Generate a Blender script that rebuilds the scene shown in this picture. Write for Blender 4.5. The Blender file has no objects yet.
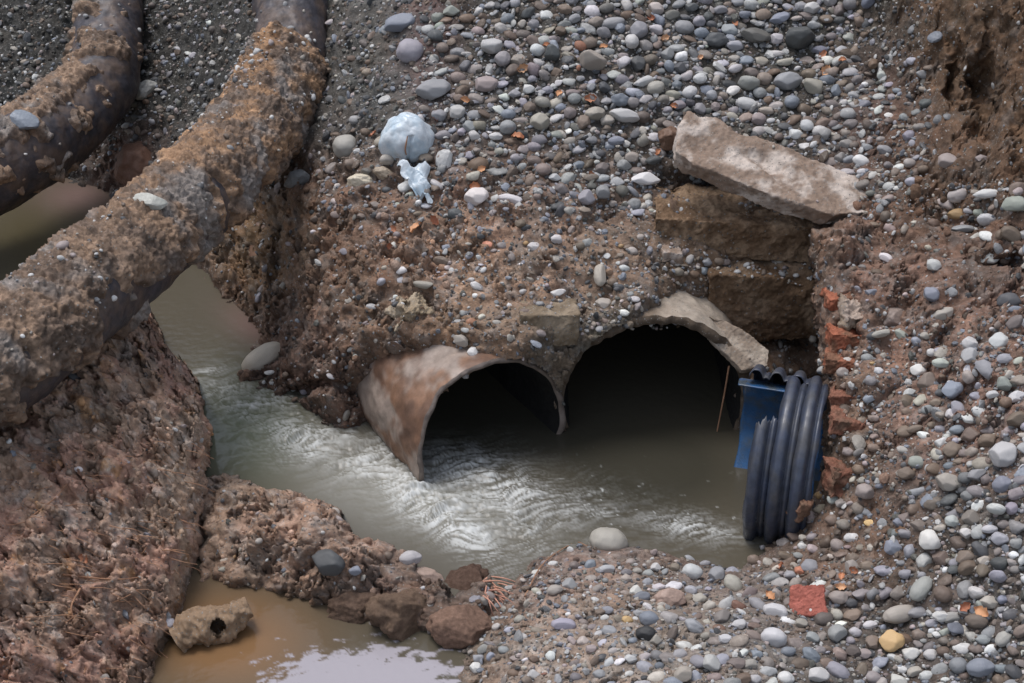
import bpy, bmesh, math, random
import numpy as np
from mathutils import Vector, Matrix
random.seed(7); rng = np.random.default_rng(7)
R = math.radians
scene = bpy.context.scene
col = scene.collection
# ------------------------------------------------------------ camera model
H = 4.6; F = 1422.0; CX, CY = 512.0, 341.5; P = R(30)
cp, sp = math.cos(P), math.sin(P)
def rays(u, v):
    u = np.asarray(u, float); v = np.asarray(v, float)
    a = (u-CX)/F; b = (CY-v)/F
    return np.stack([a, cp+b*sp, -sp+b*cp], -1)          # depth-1 rays
def at_depth(u, v, d): return rays(u, v)*np.asarray(d)[..., None]+np.array([0, 0, H])
def d_from_z(u, v, z): return (z-H)/rays(u, v)[..., 2]
def d_from_y(u, v, y): return y/rays(u, v)[..., 1]
def pt_y(u, v, y): return at_depth(u, v, d_from_y(u, v, y))
def pt_z(u, v, z): return at_depth(u, v, d_from_z(u, v, z))
def project(p):
    p = np.asarray(p, float); q = p-np.array([0, 0, H])
    d = q[..., 1]*cp-q[..., 2]*sp; up = q[..., 1]*sp+q[..., 2]*cp
    return CX+F*q[..., 0]/d, CY-F*up/d, d
cam_d = bpy.data.cameras.new('camera'); cam = bpy.data.objects.new('camera', cam_d); col.objects.link(cam)
cam.location = (0, 0, H); cam.rotation_euler = (R(90)-P, 0, 0)
cam_d.sensor_width = 36; cam_d.lens = F*36/1024; cam_d.clip_end = 300; cam_d.clip_start = .05
scene.camera = cam
# ------------------------------------------------------------ noise
_perm = rng.permutation(256).astype(np.int32); _perm = np.concatenate([_perm, _perm])
_g = rng.normal(size=(256, 3)).astype(np.float32); _g /= np.linalg.norm(_g, axis=1)[:, None]
def perlin(p):
    p = np.asarray(p, np.float32).reshape(-1, 3)
    i = np.floor(p).astype(np.int32); f = p-i; i &= 255
    w = f*f*f*(f*(f*6-15)+10)
    out = np.zeros(len(p), np.float32)
    for dx in (0, 1):
        wx = w[:, 0] if dx else 1-w[:, 0]
        a = _perm[(i[:, 0]+dx) & 255]
        for dy in (0, 1):
            wy = w[:, 1] if dy else 1-w[:, 1]
            b = _perm[(a+i[:, 1]+dy) & 255]
            for dz in (0, 1):
                wz = w[:, 2] if dz else 1-w[:, 2]
                g = _g[_perm[(b+i[:, 2]+dz) & 255]]
                out += wx*wy*wz*((f[:, 0]-dx)*g[:, 0]+(f[:, 1]-dy)*g[:, 1]+(f[:, 2]-dz)*g[:, 2])
    return out
def fbm(p, freq, octv=4, gain=.5, off=0.):
    p = np.asarray(p, np.float32).reshape(-1, 3); o = np.zeros(len(p), np.float32); a = 1.
    for k in range(octv):
        o += a*perlin(p*freq+off+k*17.3); a *= gain; freq *= 2.03
    return o
def billow(p, freq, octv=3, gain=.5, off=0.):
    p = np.asarray(p, np.float32).reshape(-1, 3); o = np.zeros(len(p), np.float32); a = 1.
    for k in range(octv):
        o += a*np.abs(perlin(p*freq+off+k*11.7)); a *= gain; freq *= 2.1
    return o
def sstep(a, b, x):
    t = np.clip((x-a)/(b-a), 0, 1); return t*t*(3-2*t)
# ------------------------------------------------------------ scene helpers
def srgb(r, g, b, k=1.):
    f = lambda c: ((c/255+.055)/1.055)**2.4 if c > 10 else c/255/12.92
    return (f(r)*k, f(g)*k, f(b)*k)
def tag(o, label=None, cat=None, group=None, kind=None):
    if label: o['label'] = label
    if cat: o['category'] = cat
    if group: o['group'] = group
    if kind: o['kind'] = kind
    return o
def mesh_np(name, V, Fc, mat=None, parent=None, smooth=True, colr=None, link=True):
    V = np.asarray(V, np.float32); Fc = np.asarray(Fc, np.int32); k = Fc.shape[1]
    me = bpy.data.meshes.new(name)
    me.vertices.add(len(V)); me.vertices.foreach_set('co', V.ravel())
    me.loops.add(Fc.size); me.loops.foreach_set('vertex_index', Fc.ravel())
    me.polygons.add(len(Fc))
    me.polygons.foreach_set('loop_start', np.arange(0, Fc.size, k, dtype=np.int32))
    me.polygons.foreach_set('loop_total', np.full(len(Fc), k, np.int32))
    me.polygons.foreach_set('use_smooth', np.full(len(Fc), smooth))
    me.update(calc_edges=True); me.validate()
    if colr is not None:
        a = me.color_attributes.new('Col', 'FLOAT_COLOR', 'POINT')
        c = np.ones((len(V), 4), np.float32); c[:, :3] = colr; a.data.foreach_set('color', c.ravel())
    if mat: me.materials.append(mat)
    if not link: return me
    o = bpy.data.objects.new(name, me); col.objects.link(o)
    if parent: o.parent = parent
    return o
def empty(name, loc=(0, 0, 0)):
    o = bpy.data.objects.new(name, None); o.location = loc; o.empty_display_size = .1; col.objects.link(o); return o
def grid_faces(nr, nc, wrap=False):
    r, c = np.meshgrid(np.arange(nr-1), np.arange(nc if wrap else nc-1), indexing='ij')
    c2 = (c+1) % nc
    return np.stack([r*nc+c, r*nc+c2, (r+1)*nc+c2, (r+1)*nc+c], -1).reshape(-1, 4)
def remesh_np(bm, voxel):
    me = bpy.data.meshes.new('tmp'); bm.to_mesh(me); bm.free()
    o = bpy.data.objects.new('tmp', me); col.objects.link(o)
    m = o.modifiers.new('r', 'REMESH'); m.mode = 'VOXEL'; m.voxel_size = voxel
    dg = bpy.context.evaluated_depsgraph_get(); ev = o.evaluated_get(dg); em = ev.to_mesh()
    em.calc_loop_triangles()
    V = np.empty(len(em.vertices)*3, np.float32); em.vertices.foreach_get('co', V)
    N = np.empty(len(em.vertices)*3, np.float32); em.vertices.foreach_get('normal', N)
    T = np.empty(len(em.loop_triangles)*3, np.int32); em.loop_triangles.foreach_get('vertices', T)
    ev.to_mesh_clear(); bpy.data.objects.remove(o); bpy.data.meshes.remove(me)
    return V.reshape(-1, 3), N.reshape(-1, 3), T.reshape(-1, 3)
def rough_solid(name, bm, voxel, mat, amp=.012, freq=9, parent=None, fine=.4, cr=None):
    V, N, T = remesh_np(bm, voxel)
    for _ in range(1): pass
    d = fbm(V, freq, 4, .55, off=len(V)*.013)*amp-billow(V, freq*2.7, 2, off=3.1)*amp*fine
    ed = fbm(V, freq*.6, 2, off=9.)
    d -= np.maximum(0, ed-.12)*amp*5; d += fbm(V, freq*7, 3, .65, off=19.)*amp*.35
    c = None
    if cr is not None:
        t = sstep(-.2, .3, fbm(V, 5, 5, .62, off=5.))[:, None]; c = np.array(cr[0])*(1-t)+np.array(cr[1])*t
    return mesh_np(name, V+N*d[:, None], T, mat, parent, True, c)
# ------------------------------------------------------------ materials
def mat(name, base=(.2, .2, .2), rough=.8, src=None, var=.25, vscale=20, bump=.3, bscale=60, bdist=.01, spec=.4,
        speck=None, tint2=None, tscale=4, metallic=0., bdetail=6, coords='Object'):
    m = bpy.data.materials.new(name); m.use_nodes = True; n = m.node_tree.nodes; l = m.node_tree.links
    b = n['Principled BSDF']; b.inputs['Roughness'].default_value = rough; b.inputs['Specular IOR Level'].default_value = spec
    b.inputs['Metallic'].default_value = metallic
    tc = n.new('ShaderNodeTexCoord')
    if src == 'attr':
        s = n.new('ShaderNodeAttribute'); s.attribute_name = 'Col'; c = s.outputs['Color']
    elif src == 'obj':
        s = n.new('ShaderNodeObjectInfo'); c = s.outputs['Color']
    else:
        s = n.new('ShaderNodeRGB'); s.outputs[0].default_value = (*base, 1); c = s.outputs[0]
    def noise(sc, det=6, r=.6):
        t = n.new('ShaderNodeTexNoise'); t.inputs['Scale'].default_value = sc; t.inputs['Detail'].default_value = det
        t.inputs['Roughness'].default_value = r; l.new(tc.outputs[coords], t.inputs['Vector']); return t
    def mix(mode, fac, a, bb):
        x = n.new('ShaderNodeMix'); x.data_type = 'RGBA'; x.blend_type = mode
        if isinstance(fac, (int, float)): x.inputs[0].default_value = fac
        else: l.new(fac, x.inputs[0])
        for sck, val in ((x.inputs[6], a), (x.inputs[7], bb)):
            if isinstance(val, tuple): sck.default_value = (*val, 1)
            else: l.new(val, sck)
        return x.outputs[2]
    def ramp(o, a, bb, ca=0., cb=1.):
        x = n.new('ShaderNodeMapRange'); l.new(o, x.inputs[0]); x.inputs[1].default_value = a; x.inputs[2].default_value = bb
        x.inputs[3].default_value = ca; x.inputs[4].default_value = cb; return x.outputs[0]
    if tint2:
        t = noise(tscale, 5); c = mix('MIX', ramp(t.outputs[0], .42, .62), c, tint2)
    t = noise(vscale, 8, .65); v = ramp(t.outputs[0], .3, .7, 1-var, 1+var)
    cc = n.new('ShaderNodeCombineColor'); [l.new(v, cc.inputs[i]) for i in range(3)]
    c = mix('MULTIPLY', 1., c, cc.outputs[0])
    if speck:                                        # small embedded grains
        vo = n.new('ShaderNodeTexVoronoi'); vo.inputs['Scale'].default_value = speck[0]; l.new(tc.outputs[coords], vo.inputs['Vector'])
        sepc = n.new('ShaderNodeSeparateColor'); l.new(vo.outputs['Color'], sepc.inputs[0])
        g1 = n.new('ShaderNodeMath'); g1.operation = 'GREATER_THAN'; l.new(sepc.outputs[0], g1.inputs[0]); g1.inputs[1].default_value = 1-speck[1]
        g2 = ramp(vo.outputs['Distance'], .28, .42, 1., 0.)
        g = n.new('ShaderNodeMath'); g.operation = 'MULTIPLY'; l.new(g1.outputs[0], g.inputs[0]); l.new(g2, g.inputs[1])
        vc = mix('MIX', sepc.outputs[1], (.08, .075, .07), (.34, .33, .31))
        c = mix('MIX', g.outputs[0], c, vc)
    l.new(c, b.inputs['Base Color'])
    rn = ramp(t.outputs[0], .35, .65, min(1, rough+.12), max(0.05, rough-.18)); l.new(rn, b.inputs['Roughness'])
    bp = n.new('ShaderNodeBump'); bp.inputs['Strength'].default_value = bump; bp.inputs['Distance'].default_value = bdist
    bn = noise(bscale, bdetail, .7); l.new(bn.outputs[0], bp.inputs['Height']); l.new(bp.outputs[0], b.inputs['Normal'])
    return m
M_soil = mat('soil', src='attr', rough=.8, var=.38, vscale=34, bump=1., bscale=75, bdist=.012, speck=(85, .16), spec=.35)
M_stone = mat('river_stone', src='obj', rough=.62, var=.16, vscale=45, bump=.25, bscale=120, bdist=.003, spec=.4, coords='Object')
M_peb = mat('pebbles', src='attr', rough=.62, var=.18, vscale=60, bump=.25, bscale=160, bdist=.003, spec=.4)
M_crumb = mat('soil_crumb', src='attr', rough=.9, var=.3, vscale=60, bump=.8, bscale=150, bdist=.006, spec=.25)
M_conc = mat('old_concrete', src='attr', rough=.85, var=.22, vscale=22, bump=.6, bscale=90, bdist=.006, speck=(110, .2), spec=.3)
M_crust = mat('dirt_crust', src='attr', rough=.88, var=.4, vscale=30, bump=1., bscale=80, bdist=.015, speck=(75, .10), spec=.25)
M_bitumen = mat('bitumen_pipe', base=srgb(62, 60, 66), rough=.6, var=.35, vscale=14, bump=.5, bscale=40, bdist=.008, tint2=srgb(92, 78, 70), tscale=6, spec=.5)
M_clay = mat('rust_pipe', src='attr', rough=.6, var=.3, vscale=12, bump=.35, bscale=50, bdist=.005, spec=.45)
M_dark = mat('tunnel_inside', base=(.014, .013, .012), rough=.9, bump=.3)  # near-black base: tunnel darkness painted into lining and back cap
M_blue = mat('blue_liner', base=(.016, .075, .19), rough=.35, var=.3, vscale=9, bump=.15, bscale=20, tint2=(.05, .065, .08), tscale=11, spec=.5)
M_rib = mat('corrugated_plastic', base=(.042, .052, .080), rough=.45, var=.4, vscale=16, bump=.15, bscale=60, bdist=.003, tint2=(.065, .068, .078), tscale=9, spec=.5)
M_brick = mat('brick', src='attr', rough=.85, var=.3, vscale=30, bump=.7, bscale=120, bdist=.005, spec=.25)
M_root = mat('root', base=srgb(158, 120, 94), rough=.8, var=.3, bump=.4)
M_leaf = mat('dead_leaf', src='obj', rough=.6, var=.25, vscale=60, bump=.2)
def plastic_mat():
    m = mat('plastic_film', base=srgb(208, 216, 222), rough=.28, var=.12, vscale=10, bump=.3, bscale=14, bdist=.02, tint2=srgb(176, 194, 206), tscale=9, spec=.6)
    m.node_tree.nodes['Principled BSDF'].inputs['Subsurface Weight'].default_value = 0.
    return m
M_film = plastic_mat()
# ------------------------------------------------------------ terrain
def axis(lo, hi, a, b, step):                          # dense between a..b, growing steps outside
    mid = np.arange(a, b+.01, step); L = []; x = a; s = step
    while x > lo: s *= 1.09; x -= s; L.append(x)
    Rr = []; x = mid[-1]; s = step
    while x < hi: s *= 1.09; x += s; Rr.append(x)
    return np.concatenate([L[::-1], mid, Rr])
US = axis(-500, 1500, -40, 1064, 1.3); VS = axis(-330, 900, -30, 713, 1.3)
UU, VV = np.meshgrid(US, VS); nr, nc = UU.shape
def tps(ctrl):
    u = np.array([c[0] for c in ctrl], float); v = np.array([c[1] for c in ctrl], float)
    w = np.array([1/(d_from_z(c[0], c[1], c[3]) if c[2] == 'z' else d_from_y(c[0], c[1], c[3])) for c in ctrl])
    u_, v_ = u/300, v/300; n = len(u)
    def K(a, b, c, d):
        r2 = (a[:, None]-c[None])**2+(b[:, None]-d[None])**2; return .5*r2*np.log(r2+1e-9)
    A = np.zeros((n+3, n+3)); A[:n, :n] = K(u_, v_, u_, v_)+np.eye(n)*.0015
    A[:n, n] = 1; A[:n, n+1] = u_; A[:n, n+2] = v_; A[n:, :n] = A[:n, n:].T
    s = np.linalg.solve(A, np.concatenate([w, [0, 0, 0]]))
    out = np.empty(UU.size); uf, vf = UU.ravel()/300, VV.ravel()/300
    for i in range(0, len(uf), 100000):
        j = slice(i, i+100000); out[j] = K(uf[j], vf[j], u_, v_)@s[:n]+s[n]+s[n+1]*uf[j]+s[n+2]*vf[j]
    return out.reshape(UU.shape)
def sdist(poly, u, v):                                  # >0 inside
    poly = np.array(poly, float); sh = u.shape; u = u.ravel(); v = v.ravel()
    d = np.full(len(u), 1e9); ins = np.zeros(len(u), bool); n = len(poly)
    for i in range(n):
        a = poly[i]; b = poly[(i+1) % n]; e = b-a; L = e@e
        t = np.clip(((u-a[0])*e[0]+(v-a[1])*e[1])/L, 0, 1)
        d = np.minimum(d, (u-a[0]-t*e[0])**2+(v-a[1]-t*e[1])**2)
        cnd = (a[1] > v) != (b[1] > v)
        xx = a[0]+(v-a[1])*e[0]/(e[1] if e[1] else 1e-9); ins ^= cnd & (u < xx)
    d = np.sqrt(d); return np.where(ins, d, -d).reshape(sh)
px3 = np.stack([UU.ravel(), VV.ravel(), np.zeros(UU.size)], -1)
wu = (fbm(px3, 1/38., 4, .6, 1.)*13).reshape(UU.shape); wv = (fbm(px3, 1/38., 4, .6, 51.)*13).reshape(UU.shape)
WU, WV = UU+wu, VV+wv
B = [(200,272,'z',0),(240,318,'z',0),(262,345,'z',.02),(246,376,'z',0),(300,408,'z',0),(352,432,'z',-.02),(395,480,'z',-.5),
 (300,345,'z',.32),(345,385,'z',.3),(330,300,'z',.62),(280,250,'z',.55),(240,225,'z',.45),(340,220,'z',.98),(400,200,'y',7.75),
 (500,200,'y',7.6),(372,345,'y',7.0),(375,400,'y',7.12),(430,345,'y',6.88),(460,350,'y',6.80),(400,300,'y',7.1),(500,345,'y',6.70),(545,350,'y',6.77),
 (430,250,'y',7.35),(500,280,'y',7.12),(600,300,'y',7.08),(600,250,'y',7.3),(563,400,'y',6.86),(570,450,'y',6.97),(575,340,'y',6.86),(615,318,'y',6.93),(648,300,'y',7.05),
 (700,320,'y',7.32),(745,350,'y',7.3),(800,365,'y',7.3),(800,290,'y',7.65),(800,500,'y',7.0),(740,300,'y',7.42),(740,262,'y',7.46),(740,190,'y',7.75),
 (640,200,'y',7.7),(700,170,'y',7.85),(850,215,'y',7.35),(900,215,'y',7.15),(900,120,'y',7.95),(1024,210,'y',6.75),(1024,110,'y',7.2),(1024,0,'y',7.6),(950,0,'y',8.2),
 (880,30,'y',8.6),(800,0,'y',8.95),(500,0,'y',8.95),(650,100,'y',8.25),(400,100,'y',8.35),(350,0,'y',9.5),(330,150,'y',8.3),(200,0,'y',11.),
 (200,100,'y',10.3),(140,150,'z',.35),(112,196,'z',.0),(60,165,'z',.1),(0,0,'y',12.),(0,100,'y',11.),(0,170,'z',.0),(0,240,'z',-.5),(100,260,'z',-.5),
 (900,400,'y',7.3),(1024,400,'y',7.3),(900,650,'y',7.8),(500,600,'y',7.3),(200,600,'y',8.8),(-300,0,'y',12.5),(-300,-300,'y',14.5),
 (512,-300,'y',11.2),(1400,-300,'y',9.0),(1400,100,'y',6.8),(1400,500,'y',6.6),(-300,300,'y',10.5)]
Rr = [(740,556,'z',.0),(600,534,'z',.09),(660,547,'z',.06),(540,548,'z',.05),(500,575,'z',.06),(465,610,'z',.03),(455,683,'z',.03),(600,620,'z',.22),
 (600,683,'z',.25),(740,620,'z',.26),(740,683,'z',.32),(785,528,'z',.14),(824,495,'z',.36),(830,440,'z',.64),(828,370,'y',6.25),(836,300,'y',6.62),
 (825,235,'y',6.98),(900,300,'y',6.45),(900,400,'y',5.95),(900,500,'y',5.48),(900,600,'y',5.06),(900,683,'y',4.68),(1024,683,'y',4.5),(1024,500,'y',5.15),
 (1024,350,'y',5.85),(1024,225,'y',6.65),(950,220,'y',6.95),(880,218,'y',7.2),(1024,110,'y',7.3),(900,110,'y',8.1),(1400,500,'y',4.9),(1400,100,'y',6.9),(1400,900,'y',3.6),(600,900,'z',.3)]
K_ = [(0,395,'z',.98),(130,320,'z',.86),(165,350,'z',.72),(200,410,'z',.62),(207,450,'z',.45),(195,560,'z',.2),(172,645,'z',.1),(158,690,'z',.06),(100,450,'y',5.65),(100,550,'z',.46),
 (100,683,'z',.22),(0,683,'z',.42),(0,500,'y',5.25),(0,425,'y',5.62),(-400,500,'y',4.7),(-400,800,'y',3.9),(60,800,'z',.2),(-300,400,'z',1.15)]
Mm = [(230,485,'z',.2),(220,560,'z',.1),(300,520,'z',.26),(330,560,'z',.2),(330,612,'z',.03),(400,575,'z',.15),(390,628,'z',.0),(450,640,'z',.05),(480,590,'z',.14),(200,592,'z',.0),(420,600,'z',.1),(270,590,'z',.05)]
POLY_R = [(432,730),(440,668),(452,640),(480,610),(500,578),(540,548),(585,534),(650,543),(700,552),(738,548),(766,538),(792,514),(812,496),(822,478),(824,440),(820,362),
 (822,330),(812,300),(808,228),(850,214),(905,205),(1024,200),(1600,150),(1600,1000),(430,1000)]
POLY_K = [(-600,480),(-200,430),(0,372),(60,342),(128,300),(150,318),(166,345),(192,378),(206,404),(210,440),(206,505),(196,555),(186,602),(168,650),(155,700),(140,1000),(-600,1000)]
POLY_M = [(203,478),(235,472),(270,490),(330,502),(352,530),(400,550),(432,574),(450,592),(490,572),(505,600),(480,640),(448,650),(425,642),(395,640),(360,642),(330,626),(300,616),(280,602),(240,600),(195,602),(185,560)]
def layer(ctrl, poly, rnd=14, wrp=1.):
    w = tps(ctrl)
    if poly is None: return w
    s = sdist(poly, UU+wu*wrp, VV+wv*wrp)
    w = w-.006*np.exp(-np.clip(s, 0, None)/rnd)          # the crest rolls over
    return np.where(s > 0, w, w-.004*np.minimum(-s, 12)-.006)
wB = tps(B); wBed = 1/d_from_z(UU, VV, np.full(UU.shape, -.12))
sand = np.exp(-(((UU-235)/75)**2+((VV-640)/45)**2)); wBed = 1/d_from_z(UU, VV, -.12+.10*sand)
L = np.stack([wBed, wB, layer(Rr, POLY_R, 8, .6), layer(K_, POLY_K, 12, .55), layer(Mm, POLY_M, 9, 1.)])
lay = L.argmax(0); W = L.max(0)
# local hollows (u, v, ru, rv, metres)
for (a, b, ra, rb, dm) in [(985,95,17,42,.32),(955,75,8,38,.16),(1012,262,20,11,.2),(320,388,34,9,.18),(290,300,20,14,.08),(738,186,66,15,.34),(262,215,34,14,.12),
        (905,310,20,22,.06),(852,330,8,50,.07),(60,420,60,8,.10),(600,400,30,60,.0),(140,520,9,60,.05),(95,480,10,26,.07),(60,640,30,12,.06),(120,630,12,40,.07),(90,575,16,10,.06),(250,560,40,6,.05),(880,250,22,10,.07),(1000,30,12,30,.10),
        (432,222,26,10,-.05),(400,330,36,20,-.06),(925,235,30,18,-.07),(890,280,24,14,-.05)]:
    q = ((WU-a)/ra)**2+((WV-b)/rb)**2
    W = np.where(lay > 0, 1/(1/W+dm*np.exp(-q**1.5)), W)
PT = at_depth(UU, VV, 1/W).reshape(-1, 3)
# amplitude and colour fields: (u, v, radius, value)
def field(items):
    num = 0; den = 1e-6
    for it in items:
        w = np.exp(-(((WU-it[0])/it[2])**2+((WV-it[1])/it[3])**2))
        den = den+w; num = num+w[..., None]*np.array(it[4], float)
    return num/den[..., None]
amp = field([(100,500,200,200,(1.2,2.3)),(300,540,130,70,(.9,2.4)),(620,90,240,110,(.35,.3)),(950,90,80,110,(1.1,1.2)),(330,300,110,110,(1.,2.2)),(480,250,120,80,(.8,1.4)),
   (620,620,160,70,(.4,.5)),(900,600,180,100,(.4,.4)),(900,320,90,100,(.9,1.6)),(200,80,90,110,(.5,.35)),(40,40,80,80,(.7,.6)),(420,350,60,40,(.3,.9)),(600,300,90,40,(.3,.6)),(740,290,80,60,(.3,.7))])
A1 = amp[..., 0].ravel(); A2 = amp[..., 1].ravel(); bedm = (lay == 0).ravel()
n1 = fbm(PT, 2.6, 3, .5, 3.); st = PT*np.array([1, 1, .75])
n2 = billow(st, 7.5, 4, .55, 7.); n3 = fbm(PT, 30, 4, .7, 13.); cl = billow(PT, 19, 3, .6, 23.)
wp = np.stack([fbm(PT, 5, 2, .5, o_) for o_ in (201., 211., 221.)], -1)*.10; PW_ = PT+wp
sm = .06+1.25*sstep(-.12, .25, fbm(PT, 3.6, 4, .55, 57.)); A2r = np.sqrt(A2)*1.15
big = billow(PW_*np.array([1, 1, 1.3]), 3.4, 2, .45, 19.); ter = fbm(PW_, 9, 2, .5, 63.); ter = np.round(ter*4)/4*.6+ter*.4
disp = .085*A1*n1+.13*A2r*(big-.25)+A2r*sm*(.062*(n2-.35)+.020*(cl-.35)+.026*ter)+.008*(.4+.8*A2r)*sm*n3+.004*(.3+.7*A2r)*fbm(PT, 75, 2, .6, 77.)
disp = np.where(bedm, disp*.25, disp)
mK = sstep(0, 1, (lay == 3).ravel().astype(float))
gro = fbm(PT*np.array([1, 1, .35]), 9, 4, .6, 31.)       # digging grooves down the cut face
crk = -np.maximum(0, .10-np.abs(fbm(st*np.array([1, 1, .55]), 7, 4, .6, 111.)))*.55; disp += crk*np.minimum(A2, 2)*(lay.ravel() > 0)*.5*np.minimum(sm, 1)
disp += mK*(.075*gro+.07*(billow(st, 3.6, 3, .5, 17.)-.3))
D = np.array([0, -.57, .82]); PT = PT+D*disp[:, None]
lat = fbm(PT, 16, 2, .6, 41.)*.02*np.minimum(A2, 1.5); PT[:, 0] += np.where(bedm, 0, lat)
PG = PT.reshape(nr, nc, 3)
du = np.gradient(PG, axis=1); dv = np.gradient(PG, axis=0); NG = np.cross(dv, du); NG /= np.linalg.norm(NG, axis=-1)[..., None]+1e-9
NG[(NG*rays(UU, VV)).sum(-1) > 0] *= -1
# soil colours (what the soil is, not how it is lit)
C = field([(100,470,130,90,srgb(156,130,110)),(90,620,130,90,srgb(148,122,104)),(190,520,30,90,srgb(164,142,122)),(300,530,110,50,srgb(146,120,102)),(400,600,80,40,srgb(106,86,74)),
  (230,640,90,50,srgb(138,108,80)),(40,40,120,90,srgb(48,47,44)),(200,90,80,100,srgb(54,53,50)),(375,60,50,90,srgb(74,72,68)),(425,40,24,60,srgb(98,76,72)),
  (620,80,160,90,srgb(66,62,57)),(840,40,60,50,srgb(68,64,58)),(960,70,60,90,srgb(92,70,50)),(880,110,40,50,srgb(92,72,64)),(930,190,60,60,srgb(88,66,50)),
  (500,190,150,40,srgb(112,90,76)),(460,250,90,50,srgb(144,114,92)),(560,260,70,50,srgb(130,108,90)),(330,250,80,60,srgb(104,82,66)),(320,370,90,60,srgb(100,78,66)),(430,330,70,40,srgb(122,100,80)),
  (260,240,30,40,srgb(104,80,48)),(600,330,60,30,srgb(96,88,76)),(740,290,80,60,srgb(100,82,66)),(700,240,60,40,srgb(98,78,60)),(890,280,60,60,srgb(116,90,76)),(960,260,60,40,srgb(96,76,64)),
  (950,400,80,80,srgb(124,98,84)),(850,440,30,90,srgb(102,82,66)),(860,560,60,40,srgb(104,84,70)),(560,570,80,40,srgb(128,108,96)),(560,660,100,50,srgb(134,118,104)),
  (700,660,90,60,srgb(126,116,106)),(900,650,140,60,srgb(80,72,66)),(690,570,60,30,srgb(122,104,94)),(980,560,60,90,srgb(84,76,70)),(130,160,30,30,srgb(100,76,64))]).reshape(-1, 3)
t1 = fbm(PT, 5, 5, .6, 61.)[:, None]; t2 = fbm(PT, 13, 4, .6, 71.)[:, None]; t3 = fbm(PT, 2.2, 4, .6, 81.)[:, None]
C = C*(1+.55*t2); C = C*(1+t1*np.array([.35, .2, .1])); C = C*(1+t3*np.array([.1, .12, .2])); lumC = C.mean(1, keepdims=True); C = (lumC+(C-lumC)*.88)*np.array([1.0, .98, .965])*.93; dust = sstep(.0, .5, fbm(PT, 10, 5, .65, 101.))[:, None]*.35; C = C*(1-dust)+lumC*1.7*np.array([1.03, 1., .95])*dust
pk = sstep(-.1, .35, fbm(PT, 4, 5, .65, 91.))*mK*.7; C = C*(1-pk[:, None])+np.array(srgb(150,116,102))*pk[:, None]; org = sstep(.3, .55, fbm(PT, 6, 4, .6, 97.))*mK*.7; C = C*(1-org[:, None])+np.array(srgb(150,112,74))*org[:, None]
wet = sstep(.16, .0, PT[:, 2])*(PT[:, 2] > -.3); C = C*(1-.35*wet[:, None])
C = np.clip(C*1.4, .02, .6)
# openings cut through the bank where the two culvert pipes come out
def ring_px(c, yaw, r, k=48):
    t = np.array([math.cos(yaw), math.sin(yaw), 0]); a = np.linspace(0, 2*np.pi, k, endpoint=False)
    p = np.array(c)+r*(np.cos(a)[:, None]*t+np.sin(a)[:, None]*np.array([0, 0, 1.])); u, v, d = project(p); return list(zip(u, v))
CLAY_C, CLAY_Y, CLAY_R = (-.125, 6.67, .14), R(30), .455
ARCH_C, ARCH_R = (.815, 6.95, .19), .51
fc = grid_faces(nr, nc); uc = UU.ravel()[fc].mean(1); vc = VV.ravel()[fc].mean(1)
keep = (sdist(ring_px(CLAY_C, CLAY_Y, CLAY_R+.03), uc, vc) < 0)
arch_poly = ring_px(ARCH_C, 0, ARCH_R+.03)
nearR = (lay.ravel()[fc] == 2).any(1)
keep &= (sdist(arch_poly, uc, vc) < 0) | nearR
fc = fc[keep]; fl = lay.ravel()[fc].max(1)
NAMES = ['stream_bed', 'slope', 'gravel_bank', 'earth_bank', 'mud_mound']
for k, nm in enumerate(NAMES):
    ff = fc[fl == k]
    ids, inv = np.unique(ff, return_inverse=True)
    o = mesh_np(nm, PT[ids], inv.reshape(-1, 4), M_soil, None, True, C[ids]); o['kind'] = 'structure'
def surf(u, v):
    j = np.clip(np.interp(u, US, np.arange(nc)), 0, nc-1.01); i = np.clip(np.interp(v, VS, np.arange(nr)), 0, nr-1.01)
    i0 = int(i); j0 = int(j)
    return PG[int(round(i)), int(round(j))], NG[int(round(i)), int(round(j))], lay[i0, j0]
# ------------------------------------------------------------ tubes
def catmull(pts, n):
    pts = np.array(pts, float); P_ = np.vstack([2*pts[0]-pts[1], pts, 2*pts[-1]-pts[-2]]); out = []
    for s in np.linspace(0, len(pts)-1-1e-6, n):
        k = int(s); t = s-k; p0, p1, p2, p3 = P_[k:k+4]
        out.append(.5*((2*p1)+(-p0+p2)*t+(2*p0-5*p1+4*p2-p3)*t*t+(-p0+3*p1-3*p2+p3)*t**3))
    return np.array(out)
def tube(path, rad, n, k):
    c = catmull(path, n); T = np.gradient(c, axis=0); T /= np.linalg.norm(T, axis=1)[:, None]
    up = np.array([0, 0, 1.]); S = np.cross(T, up); S /= np.linalg.norm(S, axis=1)[:, None]; U = np.cross(S, T)
    a = np.linspace(0, 2*np.pi, k, endpoint=False)
    N = np.cos(a)[None, :, None]*S[:, None]+np.sin(a)[None, :, None]*U[:, None]
    rad = np.interp(np.linspace(0, 1, n), np.linspace(0, 1, len(rad)), rad)
    return (c[:, None]+N*rad[:, None, None]).reshape(-1, 3), N.reshape(-1, 3), grid_faces(n, k, True), a
CLOUD = {}
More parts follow.
